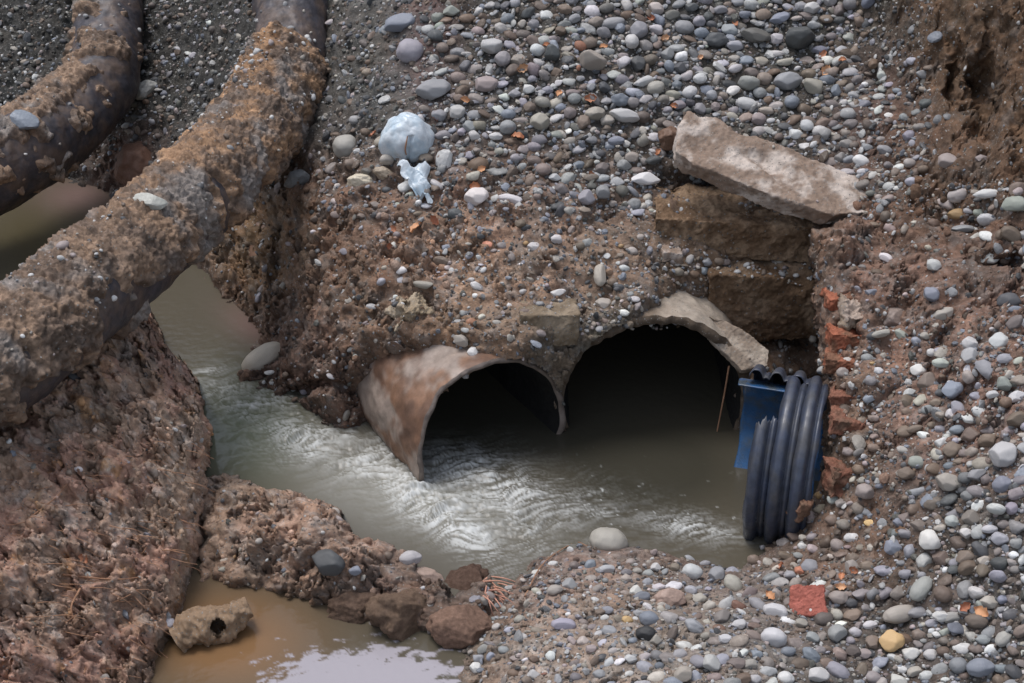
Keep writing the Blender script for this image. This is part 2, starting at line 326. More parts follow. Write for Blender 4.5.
def big_pipe(key, label, path, rad, n, k, offn, thr, name='buried_pipe'):
    V, N, Fc, a = tube(path, rad, n, k)
    b0 = (fbm(V, 3, 3, .5, offn)*.03+fbm(V, 14, 3, .5, offn)*.007)
    root = empty(name, tuple(np.array(path[0])))
    mi = np.array(root.location)
    mesh_np('pipe_body', V+N*b0[:, None]-mi, Fc, M_bitumen, root)
    up = N[:, 2]; m = fbm(V, 3.2, 4, .6, offn+5)+thr(V)+.42*up
    e = np.clip(m, -.2, .55); lump = billow(V, 9, 4, .6, offn+9)
    h = b0-.012+.055*sstep(-.12, .25, e)+.075*sstep(0, .5, e)*(lump-.25)+.026*(billow(V, 26, 4, .65, offn+3)-.3)*sstep(0, .25, e)+.012*fbm(V, 55, 2, .7, offn)*sstep(0, .3, e)
    Vc = V+N*h[:, None]
    t = sstep(-.3, .35, fbm(V, 6, 4, .6, offn+2))[:, None]; t_ = sstep(.05, .4, fbm(V, 3, 3, .6, offn+4))[:, None]
    lo_ = sstep(8.2, 6.2, V[:, 1])[:, None]*(key == 'A')+(key == 'B'); warm = np.array(srgb(172, 138, 108))*(1-lo_)+np.array(srgb(156, 132, 112))*lo_; cc = np.array(srgb(116, 100, 88))*(1-t)+warm*t; cc = cc*(1-t_)+np.array(srgb(142, 134, 128))*t_; sp_ = sstep(.1, .5, fbm(V, 24, 4, .7, offn+40))[:, None]; cc = cc*(1+.5*sp_)
    mesh_np('dirt_crust', Vc-mi, Fc, M_crust, root, True, cc*.95)
    tag(root, label, 'pipe')
    CLOUD[key] = (np.where((h > b0)[:, None], Vc, V), N)
    return root
p = lambda u, v, y: tuple(pt_y(u, v, y))
big_pipe('A', 'large dirt-caked pipe lying diagonally across the left side, bending upward near the top', [p(-420,640,4.3),p(-180,482,5.0),p(0,362,5.72),p(100,281,6.5),p(188,204,7.5),p(262,122,8.6),p(290,50,9.3),p(287,-40,10.),p(285,-140,11.)],
    [.25,.245,.245,.245,.25,.25,.25,.255,.26], 1000, 260, 2.,
    lambda V: .12-1.0*sstep(8.95, 9.3, V[:, 1])+.15*sstep(7.6, 8.6, V[:, 1]))
big_pipe('B', 'dark pipe in the upper left corner bending down to the pond behind the larger pipe', [p(-420,430,7.6),p(-160,262,8.5),p(0,166,9.35),p(60,128,9.9),p(100,82,10.5),p(108,30,11.1),p(112,-60,11.9),p(115,-150,12.8)],
    [.29,.29,.30,.29,.275,.27,.26,.26], 640, 180, 33., lambda V: -.42+.25*sstep(-2.6, -3.4, V[:, 0])-.3*sstep(10.6, 11.2, V[:, 1]))
# ------------------------------------------------------------ culvert pipes
def shell(name, c, yaw, rin, rout, front, length, m_out, m_in, label, cat, cols, offn):
    """hollow pipe running back into the bank from an uneven broken rim"""
    k, n = 220, 90; a = np.linspace(0, 2*np.pi, k, endpoint=False); t = np.array([math.cos(yaw), math.sin(yaw), 0]); ax = np.array([-math.sin(yaw), math.cos(yaw), 0])
    fr = front(a); s = np.concatenate([np.linspace(0, .9, 70), np.linspace(.95, length, n-70)])
    rad = np.cos(a)[:, None]*t+np.sin(a)[:, None]*np.array([0, 0, 1.])
    root = empty(name, c)
    def surf_(r, nz, jag):
        S = np.where(s[:, None] < .9, fr[None]+(s[:, None])*(.9-fr[None])/.9, s[:, None])
        Vv = ax*S[..., None]+rad[None]*r; q = Vv.reshape(-1, 3)+np.array(c); d = fbm(q, 4, 4, .55, offn)*nz
        return Vv.reshape(-1, 3)+np.tile(rad, (n, 1))*d[:, None], q
    Vo, q = surf_(rout, .03, 0); Vi, _ = surf_(rin, .012, 0)
    tt = sstep(-.3, .3, fbm(q, 4.5, 4, .6, offn))[:, None]; cc = np.array(cols[0])*(1-tt)+np.array(cols[1])*tt
    t_ = sstep(.1, .4, fbm(q, 2.4, 4, .6, offn+8))[:, None]; cc = cc*(1-t_)+np.array(cols[2])*t_
    if c[0] > .5: mx = sstep(.98, .72, q[:, 0]+.08*fbm(q, 8, 3, .6, 3.))[:, None]; cc = cc*(1-mx)+np.array(srgb(112, 98, 84))*mx
    mesh_np('pipe_wall', Vo, grid_faces(n, k, True)[:, ::-1], m_out, root, True, cc)
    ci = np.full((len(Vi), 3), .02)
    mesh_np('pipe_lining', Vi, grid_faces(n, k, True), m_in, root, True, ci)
    # broken rim between the two skins
    m = 5; lo = []
    for i in range(m):
        f_ = i/(m-1); b_ = Vo[:k]*(1-f_)+Vi[:k]*f_; bul = math.sin(f_*math.pi)*.012
        b_ = b_-ax*bul+ax*(fbm(b_+np.array(c), 40, 2, .6, offn)*.012*(0 < f_ < 1))[:, None]; lo.append(b_)
    mesh_np('rim', np.concatenate(lo), grid_faces(m, k, True), m_out, root, True, np.tile(np.array(cols[2])*.55, (m*k, 1)))
    # added near-black cap, painted darkness of the tunnel's depth
    V = np.vstack([Vi[-k:], Vi[-k:].mean(0)]); Fb = np.array([[i, (i+1) % k, k] for i in range(k)]); mesh_np('dark_end_cap', V, Fb, M_dark, root)
    tag(root, label, cat); return root
def clay_front(a):
    a = np.arctan2(np.sin(a), np.cos(a))
    left = np.exp(-((np.abs(np.abs(a)-math.pi))/.55)**2)*(-.06)
    notch = np.exp(-((a-2.25)/.22)**2)*.05
    return left+notch*.5+.006*np.sin(a*7)+.004*np.sin(a*17+1)
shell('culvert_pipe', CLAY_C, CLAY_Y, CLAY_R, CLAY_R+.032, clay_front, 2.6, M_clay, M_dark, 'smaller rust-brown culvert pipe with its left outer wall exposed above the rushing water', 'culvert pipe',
      (srgb(104, 80, 66), srgb(128, 98, 78), srgb(150, 136, 126)), 4.)
def arch_front(a): return .012*np.sin(a*5+1)+.008*np.sin(a*11)+.008*np.sin(a*23+2)+.006*np.sin(a*41)
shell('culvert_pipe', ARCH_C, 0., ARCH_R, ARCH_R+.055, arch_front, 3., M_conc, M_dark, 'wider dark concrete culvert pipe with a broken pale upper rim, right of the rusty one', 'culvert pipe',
      (srgb(150, 140, 128), srgb(172, 160, 146), srgb(124, 108, 92)), 14.)
# ------------------------------------------------------------ corrugated plastic pipe
def corrugated():
    th = R(-17); ax = np.array([math.cos(th), math.sin(th), 0]); nn = np.array([math.sin(th), -math.cos(th), 0]); c0 = pt_y(784, 400, 6.24); c0[2] = .285
    r0 = .425
    root = empty('corrugated_pipe', tuple(c0))
    tag(root, 'broken corrugated blue-black plastic pipe stub standing at the right edge of the wide culvert', 'plastic pipe')
    # angle: 0 near side, 90 top, 180 far side
    def pt(s, a, r): return ax*s+nn*(math.cos(a)*r)+np.array([0, 0, 1.])*math.sin(a)*r
    def skin(s0, s1, ns, a0f, a1f, rf, na=64, thick=.006):
        V = []; 
        for q in range(2):
            for i in range(ns):
                s = s0+(s1-s0)*i/(ns-1)
                for j in range(na):
                    a = a0f(s)+(a1f(s)-a0f(s))*j/(na-1); V.append(pt(s+.004*math.sin(a*9)*(i in (0, ns-1)), a, rf(s)-q*thick))
        f = grid_faces(ns, na); n0 = ns*na; g = [f, f[:, ::-1]+n0]
        ring = [i*na for i in range(ns)]+[(ns-1)*na+j for j in range(1, na)]+[i*na+na-1 for i in range(ns-2, -1, -1)]+[j for j in range(na-2, 0, -1)]
        g.append(np.array([[ring[i], ring[(i+1) % len(ring)], ring[(i+1) % len(ring)]+n0, ring[i]+n0] for i in range(len(ring))]))
        return np.array(V), np.concatenate(g)
    # smooth blue liner seen on the far wall
    V, f = skin(-.25, .30, 40, lambda s: R(96), lambda s: R(250), lambda s: r0-.035)
    mesh_np('inner_liner', V, f, M_blue, root)
    V, f = skin(-.05, .22, 30, lambda s: R(-60), lambda s: R(40) if s < .06 else R(70), lambda s: r0-.035)
    mesh_np('inner_liner', V, f, M_blue, root)
    pitch = .108
    def prof(t):                                           # rounded rib, narrow valley
        t = t % 1.; w_ = .70; return r0+.006+(.046*(1-abs(2*t/w_-1)**3.) if t < w_ else .012*math.sin((t-w_)/(1-w_)*math.pi))
    for i, (a_top) in enumerate([52, 99, 106]):
        s0 = -.11+i*pitch
        V, f = skin(s0, s0+pitch, 34, lambda s: R(-70), lambda s, A=a_top, b=s0: R(A)+(.16*(s-b)/.1+.03*math.sin((s-b)*170)+.02*math.sin((s-b)*400) if A < 60 else .02*math.sin(s*90)), lambda s, b=s0: prof((s-b)/pitch), 80)
        mesh_np('rib', V, f, M_rib, root)
    for i in range(0, 3):                                    # ribs of the far wall, cut ends show on top
        s0 = -.20+i*pitch
        V, f = skin(s0, s0+pitch, 16, lambda s: R(100), lambda s: R(200), lambda s, b=s0: prof((s-b)/pitch), 50)
        mesh_np('rib', V, f, M_rib, root)
corrugated()
# ------------------------------------------------------------ concrete pieces
def prism_px(poly, p0, nrm, th):
    nrm = Vector(nrm).normalized(); bm = bmesh.new(); top = []
    for (u, v) in poly:
        r = Vector(rays(u, v)); o = Vector((0, 0, H)); t = (Vector(p0)-o).dot(nrm)/r.dot(nrm); top.append(o+r*t)
    a = [bm.verts.new(q) for q in top]; b = [bm.verts.new(q-nrm*th) for q in top]
    bm.faces.new(a); bm.faces.new(b[::-1])
    for i in range(len(a)): bm.faces.new((a[i], b[i], b[(i+1) % len(a)], a[(i+1) % len(a)]))
    bmesh.ops.recalc_face_normals(bm, faces=bm.faces); return bm
def box_bm(c, size, rot=(0, 0, 0)):
    bm = bmesh.new(); bmesh.ops.create_cube(bm, size=1)
    from mathutils import Euler
    M = Matrix.Translation(Vector(c))@Euler(rot).to_matrix().to_4x4()@Matrix.Diagonal((*size, 1)); bm.transform(M); return bm
cg = (srgb(134, 116, 102), srgb(188, 176, 166)); cm = (srgb(104, 84, 64), srgb(138, 118, 96))
def solid(name, label, cat, bm, voxel, m, amp, freq, cr, fine=.4, group=None):
    o = rough_solid(name, bm, voxel, m, amp, freq, None, fine, cr)
    me = o.data; n = len(me.vertices); V = np.empty(n*3, np.float32); me.vertices.foreach_get('co', V); V = V.reshape(-1, 3); c = V.mean(0); c[2] = V[:, 2].min()
    Nn = np.empty(n*3, np.float32); me.vertices.foreach_get('normal', Nn); CLOUD['s:'+label] = (V.copy(), Nn.reshape(-1, 3))
    me.vertices.foreach_set('co', (V-c).ravel()); o.location = tuple(float(x) for x in c); me.update()
    return tag(o, label, cat, group)
slab_p = pt_y(690, 140, 7.66)
solid('concrete_slab', 'big pale broken concrete slab lying tilted on the scree above the ledges', 'concrete slab',
      prism_px([(688,110),(700,118),(716,116),(738,132),(760,136),(805,154),(850,172),(900,202),(884,211),(832,215),(786,200),(752,188),(716,172),(692,163),(676,152),(678,130)], slab_p, (.10, -.46, .88), .12), .010, M_conc, .02, 6, cg)
b1 = pt_y(733, 262, 7.42)
solid('concrete_beam', 'long muddy concrete ledge directly below the tilted slab', 'concrete beam', box_bm((1.36, 7.68, .985), (1.06, .44, .25), (R(6), R(2), R(-3))), .009, M_crust, .034, 5, (srgb(116, 93, 72), srgb(154, 130, 106)), .5)
solid('concrete_beam', 'recessed muddy concrete block between the ledge above and the wide culvert rim', 'concrete block', box_bm((1.50, 7.50, .60), (.70, .36, .44), (R(3), R(1), R(-2))), .009, M_crust, .032, 5, (srgb(110, 88, 68), srgb(146, 124, 102)), .5)
solid('concrete_flake', 'pale broken concrete flake sloping from the wide culvert rim down to the plastic pipe', 'concrete flake', prism_px([(690,312),(712,314),(742,328),(770,350),(768,366),(742,371),(728,356),(708,338)], pt_y(735, 348, 6.93), (.12, -.62, .78), .05), .007, M_conc, .012, 8, (srgb(136, 122, 108), srgb(172, 160, 146)))
solid('concrete_block', 'small square-cornered concrete block perched between the two culvert openings', 'concrete block', box_bm((.20, 6.93, .72), (.33, .24, .20), (R(-6), R(2), R(3))), .009, M_conc, .016, 8, (srgb(116, 102, 84), srgb(140, 126, 108)))
solid('concrete_block', 'upright broken concrete corner above the left end of the recessed block', 'concrete block', box_bm((.90, 7.42, .86), (.12, .2, .2), (0, R(8), R(10))), .009, M_conc, .016, 9, cg)
solid('concrete_lump', 'knobbly pale concrete lump in the mud above the rusty culvert pipe', 'concrete lump', box_bm(tuple(surf(410, 312)[0]), (.17, .15, .15), (.4, .3, .5)), .007, M_conc, .045, 11, (srgb(150, 134, 112), srgb(170, 156, 136)))
solid('mortar_lump', 'rough grey lump of mortar beside the topmost orange brick', 'mortar lump', box_bm(tuple(surf(853, 310)[0]+np.array([0, 0, -.02])), (.15, .2, .16), (.3, .2, .2)), .008, M_conc, .04, 12, (srgb(140, 124, 108), srgb(168, 152, 140)))
# bricks in the broken wall end
bc = [(srgb(150, 92, 70), srgb(120, 88, 70)), (srgb(128, 88, 72), srgb(106, 84, 70))]
for i, (u, v, y, sx, sz, lab) in enumerate([(838,298,6.66,.09,.06,'topmost small orange brick in the broken wall edge right of the culvert'),
        (849,337,6.46,.15,.10,'large bright orange brick in the broken wall edge, under the mortar lump'),
        (851,361,6.36,.17,.075,'long orange brick below the bright one in the broken wall edge'),
        (848,394,6.22,.13,.075,'mud-stained brick halfway down the broken wall edge'),
        (848,420,6.12,.12,.07,'dull brown brick second from the bottom of the broken wall edge'),
        (843,478,5.92,.12,.13,'lowest mud-covered brick just right of the plastic pipe stub')]):
    sfp = surf(u, v)[0]
    solid('brick', lab, 'brick', box_bm(tuple(sfp+np.array([.01, .035, -.01])), (sx*1.45, .17, sz*1.15), (R(random.uniform(-8, 8)), R(random.uniform(-6, 6)), R(random.uniform(-10, 10)))), (.0055), M_brick, .024, 12, bc[0 if i < 3 else 1], group='bricks in the broken wall edge')
q, nn_, _ = surf(809, 607)
solid('brick', 'flat square salmon-red brick piece lying among pebbles in the foreground', 'brick', box_bm(tuple(q+nn_*.018), (.165, .15, .06), (R(30), R(-9), R(-9))), .005, M_brick, .016, 13, (srgb(158, 94, 82), srgb(142, 84, 72)))
q, nn_, _ = surf(833, 522)
solid('brick', 'small muddy orange-brown brick chunk at the foot of the plastic pipe stub', 'brick', box_bm(tuple(pt_y(800, 508, 5.78)), (.085, .08, .12), (.2, .3, .4)), .006, M_brick, .02, 16, (srgb(150, 112, 92), srgb(120, 96, 80)))
# ------------------------------------------------------------ irregular rocks and clods
def blob(seed, sub=4, ang=.0, nz=.14, f=1.2):
    bm = bmesh.new(); bmesh.ops.create_icosphere(bm, subdivisions=sub, radius=1)
    V = np.array([v.co for v in bm.verts]); T = np.array([[v.index for v in f_.verts] for f_ in bm.faces]); bm.free()
    r_ = np.random.default_rng(seed); d = 1+fbm(V, f, 2, .45, seed*3.7)*nz*2
    V = V*d[:, None]
    for _ in range(int(ang*9)):
        nv = r_.normal(size=3); nv /= np.linalg.norm(nv); h = r_.uniform(.62, .88); e = V@nv-h; V = V-np.maximum(e, 0)[:, None]*nv*.85
    if ang > 0: V = V+V*(fbm(V, 5, 3, .5, seed)*.05)[:, None]
    V /= np.abs(V).max(0); return V, T
def frame_at(n, ang, tilt=.25):
    n = Vector(n).normalized(); n = (n+Vector(rng.normal(size=3))*tilt*.5).normalized()
    right = Vector((1, 0, 0)); up = Vector((0, sp, cp)); d = right*math.cos(ang)+up*math.sin(ang)
    x = (d-n*d.dot(n)).normalized(); y = n.cross(x); return np.array([x, y, n]).T
def lookup(u, v, key=None):
    if key:
        V, N = CLOUD[key]; a, b, d = project(V); m = (abs(a-u) < 5) & (abs(b-v) < 5); i = np.where(m)[0]
        i = i[np.argmin(d[i])]; return V[i], N[i]
    p_, n_, l_ = surf(u, v); return p_, n_
def rock(name, label, cat, u, v, w, h, ang, color, mt, seed, angular=1., nz=.2, key=None, sink=.25, thick=.9, sub=5, crumb=0.):
    p_, n_ = lookup(u, v, key); s = project(p_)[2]/F
    V, T = blob(seed, sub, angular, nz, 1.3)
    if crumb: V = V*(1+billow(V, 2.6, 4, .6, seed)*crumb)[:, None]
    A = frame_at(n_*.6+np.array([0, -.35, .5]), R(ang), .05); V = (V*np.array([w/2, h/2, h/2*thick])*s)@A.T
    hh = h/2*thick*s; o = mesh_np(name, V, T, mt, None, True, np.tile(color, (len(V), 1)))
    o.color = (*color, 1); o.location = tuple(p_+n_*hh*(1-sink*2)*.5); tag(o, label, cat); return o
rock('boulder', 'smooth red-brown boulder standing in the pond between the two big pipes', 'rock', 130,168,54,56,-20,srgb(112,84,70),M_peb,501,.5,.15,sink=.1)
rock('mud_clod', 'block-shaped brown clod with roots at the foreground edge of the puddle', 'clod', 457,630,66,46,25,srgb(122,98,84),M_crumb,502,.9,.2,crumb=.12)
rock('mud_clod', 'dark crumbly clod just left of the dry root tuft', 'clod', 466,588,54,44,60,srgb(84,66,56),M_crumb,503,.8,.25,crumb=.2)
rock('mud_clod', 'rounded wet clod rising from the puddle edge below the pinkish flat rock', 'clod', 394,612,80,58,0,srgb(104,86,72),M_crumb,504,.5,.25,crumb=.2)
rock('mud_clod', 'broad muddy clod under the flat pinkish stone', 'clod', 352,606,56,40,0,srgb(98,80,68),M_crumb,505,.5,.25,crumb=.25)
rock('rock', 'flat pinkish angular rock at the stream edge of the mud mound', 'rock', 424,574,34,20,-25,srgb(156,136,124),M_peb,506,1.,.15,sink=.1)
rock('rock', 'whitish rock with ochre stains beside the crumpled plastic bag', 'rock', 361,182,28,24,10,srgb(198,188,168),M_peb,507,.9,.2)
rock('rock', 'half-buried beige rock between plastic bag and torn film', 'rock', 385,172,17,24,80,srgb(160,146,128),M_peb,508,.9,.2)
rock('rock', 'broad pink-grey flat rock set in the mud right of the bricks', 'rock', 898,311,38,28,0,srgb(140,126,118),M_peb,509,.7,.2,sink=.35)
rock('rock', 'flat pinkish mud-coloured rock on the gravel of the middle foreground', 'rock', 669,600,36,26,5,srgb(158,136,124),M_peb,510,.7,.15,sink=.35)
rock('rock', 'pale angular rock lying on top of the large diagonal pipe', 'rock', 155,199,36,17,-8,srgb(176,176,168),M_peb,511,.9,.15,key='A')
rock('rock', 'white triangular stone on the dark gravel between the pipes', 'rock', 147,93,28,20,45,srgb(172,172,166),M_peb,512,1.,.15)
rock('rock', 'pale bluish flat rock resting on the upper left pipe', 'rock', 27,117,32,22,-30,srgb(128,136,146),M_peb,513,.9,.1,key='B',thick=.5,sink=.2)
rock('rock', 'brown rounded rock at the left end of the concrete slab', 'rock', 668,140,26,26,60,srgb(108,84,68),M_peb,514,.4,.2)
rock('rock', 'grey wedge rock tucked under the diagonal pipe near the scree', 'rock', 296,178,30,20,20,srgb(124,126,126),M_peb,515,.8,.1)
# hollow clay lump in the brown puddle
def hollow_lump():
    root = empty('hollow_lump', tuple(pt_z(216, 636, 0.)))
    V, N, f, a = tube([(-.17, -.05, .02), (-.06, .0, .07), (.05, .03, .07), (.16, .08, .10)], [.075, .095, .085, .05], 90, 60)
    V = V+N*(fbm(V, 9, 4, .6, 4.)*.05)[:, None]; Vi = V-N*.022
    k = 60; n0 = len(V); rim = np.array([[i, (i+1) % k, (i+1) % k+n0, i+n0] for i in range(k)]); r2 = rim+(89*k)
    keepf = (V[f].mean(1)-np.array([.03, -.06, .10])); m = np.linalg.norm(keepf*np.array([1, .8, .8]), axis=1) > .038
    f2 = f[m]
    mesh_np('clay_shell', np.vstack([V, Vi]), np.vstack([f2, f2[:, ::-1]+n0, rim, r2]), M_conc, root, True, np.tile(srgb(138, 116, 94), (2*n0, 1)))
    tag(root, 'hollow grey-brown lump with two holes lying in the brown puddle', 'clay lump')
hollow_lump()
# ------------------------------------------------------------ plastic
def bag():
    V, T = blob(77, 6, .0, .10, 1.)
    r = 1+.16*billow(V*np.array([1.7, 1.7, .7])+.4*V[:, ::-1], 1.2, 2, .35, 3.)-.16*np.exp(-((V[:, 0]-.12-.15*V[:, 2])/.07)**2)*(V[:, 2] < .45)*(V[:, 1] < 0)
    V = V*r[:, None]*np.array([.168, .13, .165]); q, n_ = lookup(408, 146)
    root = empty('plastic_bag', tuple(q+np.array([0, -.03, -.015]))); tag(root, 'crumpled pale blue plastic bag, ball-shaped, on the gravel right of the pipe bend', 'plastic bag')
    V[:, 2] += .09
    mesh_np('bag_body', V, T, M_film, root)
    # twisted neck / dry stem lying in the fold
    Vt, N, f, a = tube([(.0, -.128, .05), (-.004, -.142, .09), (.004, -.142, .13), (.012, -.13, .17)], [.004, .005, .005, .003], 20, 8); mesh_np('tie', Vt, f, M_root, root)
bag()
def film():
    n = 60; s, t = np.meshgrid(np.linspace(0, 1, n), np.linspace(0, 1, n)); 
    x = ((s-.5)*(.17-.10*t)+.07*t)*1.1; y = (t-.5)*-.24; z = .02*np.sin(s*9+t*3)+.015*np.sin(t*13)+.03*s*(1-s)*2
    V = np.stack([x+.012*np.sin(t*17), y*.75+.012*np.sin(s*12), z+y*.6+.05], -1).reshape(-1, 3); V[:, 2] += fbm(V, 14, 3)*.03
    N = np.array([0, -.5, .85])*.004; f = grid_faces(n, n); q, n_ = lookup(413, 192)
    o = mesh_np('plastic_film', np.vstack([V, V-N]), np.vstack([f, f[:, ::-1]+n*n]), M_film); o.location = tuple(q+np.array([0, -.02, .0])); o.location[2] += .02; tag(o, 'torn scrap of pale plastic film just below the blue bag', 'plastic scrap')
film()
# ------------------------------------------------------------ stones
LUM = .98
PAL = dict(light=srgb(184,184,178,LUM), white=srgb(206,205,198,LUM), mid=srgb(142,144,144,LUM), blue=srgb(122,132,146,LUM), dark=srgb(84,86,88,LUM), beige=srgb(168,158,138,LUM),
    pink=srgb(164,144,136,LUM), brown=srgb(116,98,82,LUM), olive=srgb(104,104,92,LUM), ochre=srgb(196,152,84,LUM), green=srgb(150,156,138,LUM), lav=srgb(150,148,158,LUM), red=srgb(150,90,76,LUM), orange=srgb(186,112,72,LUM))
PAL = {k: tuple(np.array(c_)*.55+np.mean(c_)*.45*np.array([1.0, .99, 1.03])) if k not in ('ochre', 'red', 'orange', 'brown') else tuple(np.array(c_)*.7+np.mean(c_)*.3) for k, c_ in PAL.items()}
CN = dict(light='light grey', white='whitish', mid='grey', blue='blue-grey', dark='dark grey', beige='beige', pink='pinkish', brown='brown', olive='dark olive', ochre='ochre-yellow', green='greenish', lav='lilac-grey', red='brick-red', orange='orange')
HAND = '''401 27 35 18 10 blue|410 55 28 26 0 lav|451 11 18 11 0 green|492 50 17 22 80 light|504 62 17 17 0 mid|434 93 36 22 10 mid|485 84 26 17 0 pink|591 66 15 30 85 beige|552 58 16 18 60 dark
639 33 18 20 -50 mid|632 44 14 16 0 white|613 25 24 12 10 mid|624 118 32 15 -5 light|595 116 14 22 100 beige|540 125 20 20 30 beige|644 82 22 11 30 light|456 114 18 15 0 light|509 130 14 17 90 mid|495 138 14 9 0 light
478 201 25 20 10 white|511 200 28 10 -25 white|554 178 14 8 0 light|587 202 19 17 0 lav|602 196 15 17 0 mid|645 182 31 14 0 white|617 141 17 10 0 blue|637 63 17 17 0 dark|346 147 26 26 40 beige|438 115 16 12 0 mid
620 100 16 18 60 blue|656 90 18 14 20 beige|684 29 20 15 0 mid|717 41 24 18 30 dark|733 47 18 12 0 lav|754 40 30 17 -12 olive|780 21 22 12 25 blue|799 41 20 30 90 dark|775 54 19 8 0 light|787 84 29 20 15 mid|813 88 24 18 -40 beige
791 105 14 15 80 blue|749 85 13 22 80 green|747 103 22 13 -20 light|729 30 18 13 -30 mid|777 41 15 13 30 light|785 63 20 9 10 beige|860 163 17 12 -25 white|947 166 20 17 0 pink|885 151 16 10 -20 mid|806 128 15 13 -50 light
823 139 12 13 -60 mid|857 56 14 8 0 dark|884 72 9 11 0 light|835 93 11 14 0 blue|990 194 36 11 0 white|1011 214 26 17 -10 green|990 219 11 20 75 light|933 269 13 15 60 light|926 303 14 17 60 blue|944 313 24 13 20 beige
888 255 15 10 -40 white|868 293 15 8 5 blue|882 335 20 8 5 beige|901 335 15 9 -40 green|918 368 17 12 0 white|941 364 17 11 -15 light|970 346 18 17 20 light|999 343 24 17 20 light|983 372 24 16 -60 mid|952 391 22 18 25 blue
1004 386 14 17 70 green|1017 398 22 12 20 light|1000 363 16 11 0 lav|951 413 11 11 0 white|956 430 16 10 10 blue|917 427 17 8 10 brown|1003 459 31 26 25 light|821 380 11 16 80 light|822 393 9 11 80 light|910 391 14 8 20 light
1004 263 14 14 0 brown|1009 302 24 17 0 dark|735 273 13 8 0 light|1001 488 20 19 0 blue|948 483 24 19 -20 beige|866 492 16 20 70 pink|919 489 24 10 10 mid|906 474 19 13 0 brown|976 476 20 13 25 mid|966 498 14 12 0 mid
930 543 21 22 0 white|924 563 18 17 30 light|994 512 11 19 75 light|952 523 14 13 -30 light|966 534 13 12 0 white|990 530 16 9 0 light|921 591 30 18 60 green|898 613 36 18 15 beige|919 612 23 12 15 mid|941 597 20 17 -20 brown
963 591 24 16 60 mid|976 594 12 18 70 light|942 618 19 12 10 light|976 623 23 15 -15 brown|889 643 26 22 15 ochre|864 654 18 11 5 pink|836 636 20 18 40 mid|773 641 19 27 80 light|788 653 16 10 10 blue|775 613 26 16 -20 light
758 607 26 13 -60 mid|732 585 22 17 -60 beige|717 577 19 17 40 mid|691 575 21 16 -10 light|812 568 18 16 -30 mid|800 572 12 11 0 orange|778 531 20 13 20 mid|694 628 22 14 -20 lav|710 665 20 18 0 light|785 678 18 15 0 white
816 677 24 15 10 light|838 672 26 16 -40 lav|981 669 28 20 0 blue|957 667 18 17 30 mid|1004 668 18 11 -10 blue|898 522 12 10 0 blue|997 579 11 18 80 lav|608 547 39 32 5 beige|608 569 18 9 5 light|554 593 18 12 0 beige
570 586 17 14 0 mid|637 592 14 12 -10 white|658 589 14 7 0 light|610 632 18 13 -30 mid|564 626 26 14 0 lav|551 657 11 10 -30 white|475 668 12 12 0 white|410 560 24 16 15 light|355 576 14 11 10 blue|330 571 36 29 -20 dark
81 570 11 7 0 light|265 360 47 26 45 beige|303 386 8 7 0 light|474 351 12 11 0 white|477 286 14 9 -10 light|427 286 24 9 -10 beige|460 339 12 17 65 beige|601 276 25 14 95 beige|558 293 18 8 5 white|555 242 13 11 0 light
533 247 13 10 0 light|603 303 18 13 -10 beige|193 56 10 7 0 light|575 21 14 9 20 mid|561 34 12 10 0 brown|667 56 16 13 30 mid|700 82 15 12 10 light|680 70 14 12 -20 dark|700 108 13 12 0 mid|655 30 16 12 -20 light|690 8 16 10 0 dark
720 12 15 10 20 mid|745 15 14 10 0 blue|760 92 14 12 0 mid|735 70 16 9 25 light|712 98 12 11 0 lav|766 110 16 9 -10 beige|800 8 14 10 10 mid|840 20 12 8 0 dark|575 100 14 12 0 mid|560 108 12 9 20 blue|528 88 14 11 -30 light
530 108 13 12 10 brown|515 95 14 9 0 mid|548 88 12 9 0 lav|604 88 13 12 20 dark|590 88 11 9 0 mid|470 128 14 12 -20 mid|420 120 10 10 0 light|355 120 12 10 0 mid|520 226 12 9 0 brown|465 372 8 7 0 light|990 400 13 9 10 light|968 370 11 10 0 white
930 352 12 9 0 white|1012 430 14 12 0 pink|1010 510 14 13 30 lav|1015 545 14 12 0 mid|985 560 14 11 0 beige|955 570 13 10 10 dark|905 575 14 11 0 mid|985 640 16 11 0 mid|930 655 15 12 0 light|915 672 16 11 20 beige|750 665 16 12 0 beige|725 640 15 10 0 light
680 655 15 11 10 mid|655 640 14 11 0 beige|630 660 13 10 0 light|590 650 13 9 0 pink|740 625 16 11 15 light|812 640 15 11 -10 mid|800 625 14 10 0 beige|850 605 13 10 0 dark|870 625 15 9 10 light|640 615 14 9 0 mid|700 600 15 11 0 beige|655 568 12 9 0 light|625 580 12 9 0 beige|520 620 12 9 0 beige|505 650 12 9 0 mid|535 675 14 10 0 light|600 675 14 10 0 mid'''
hand = []
for tok in HAND.replace('\n', '|').split('|'):
    a = tok.split()
    if len(a) == 6: hand.append((float(a[0]), float(a[1]), float(a[2]), float(a[3]), float(a[4]), a[5]))
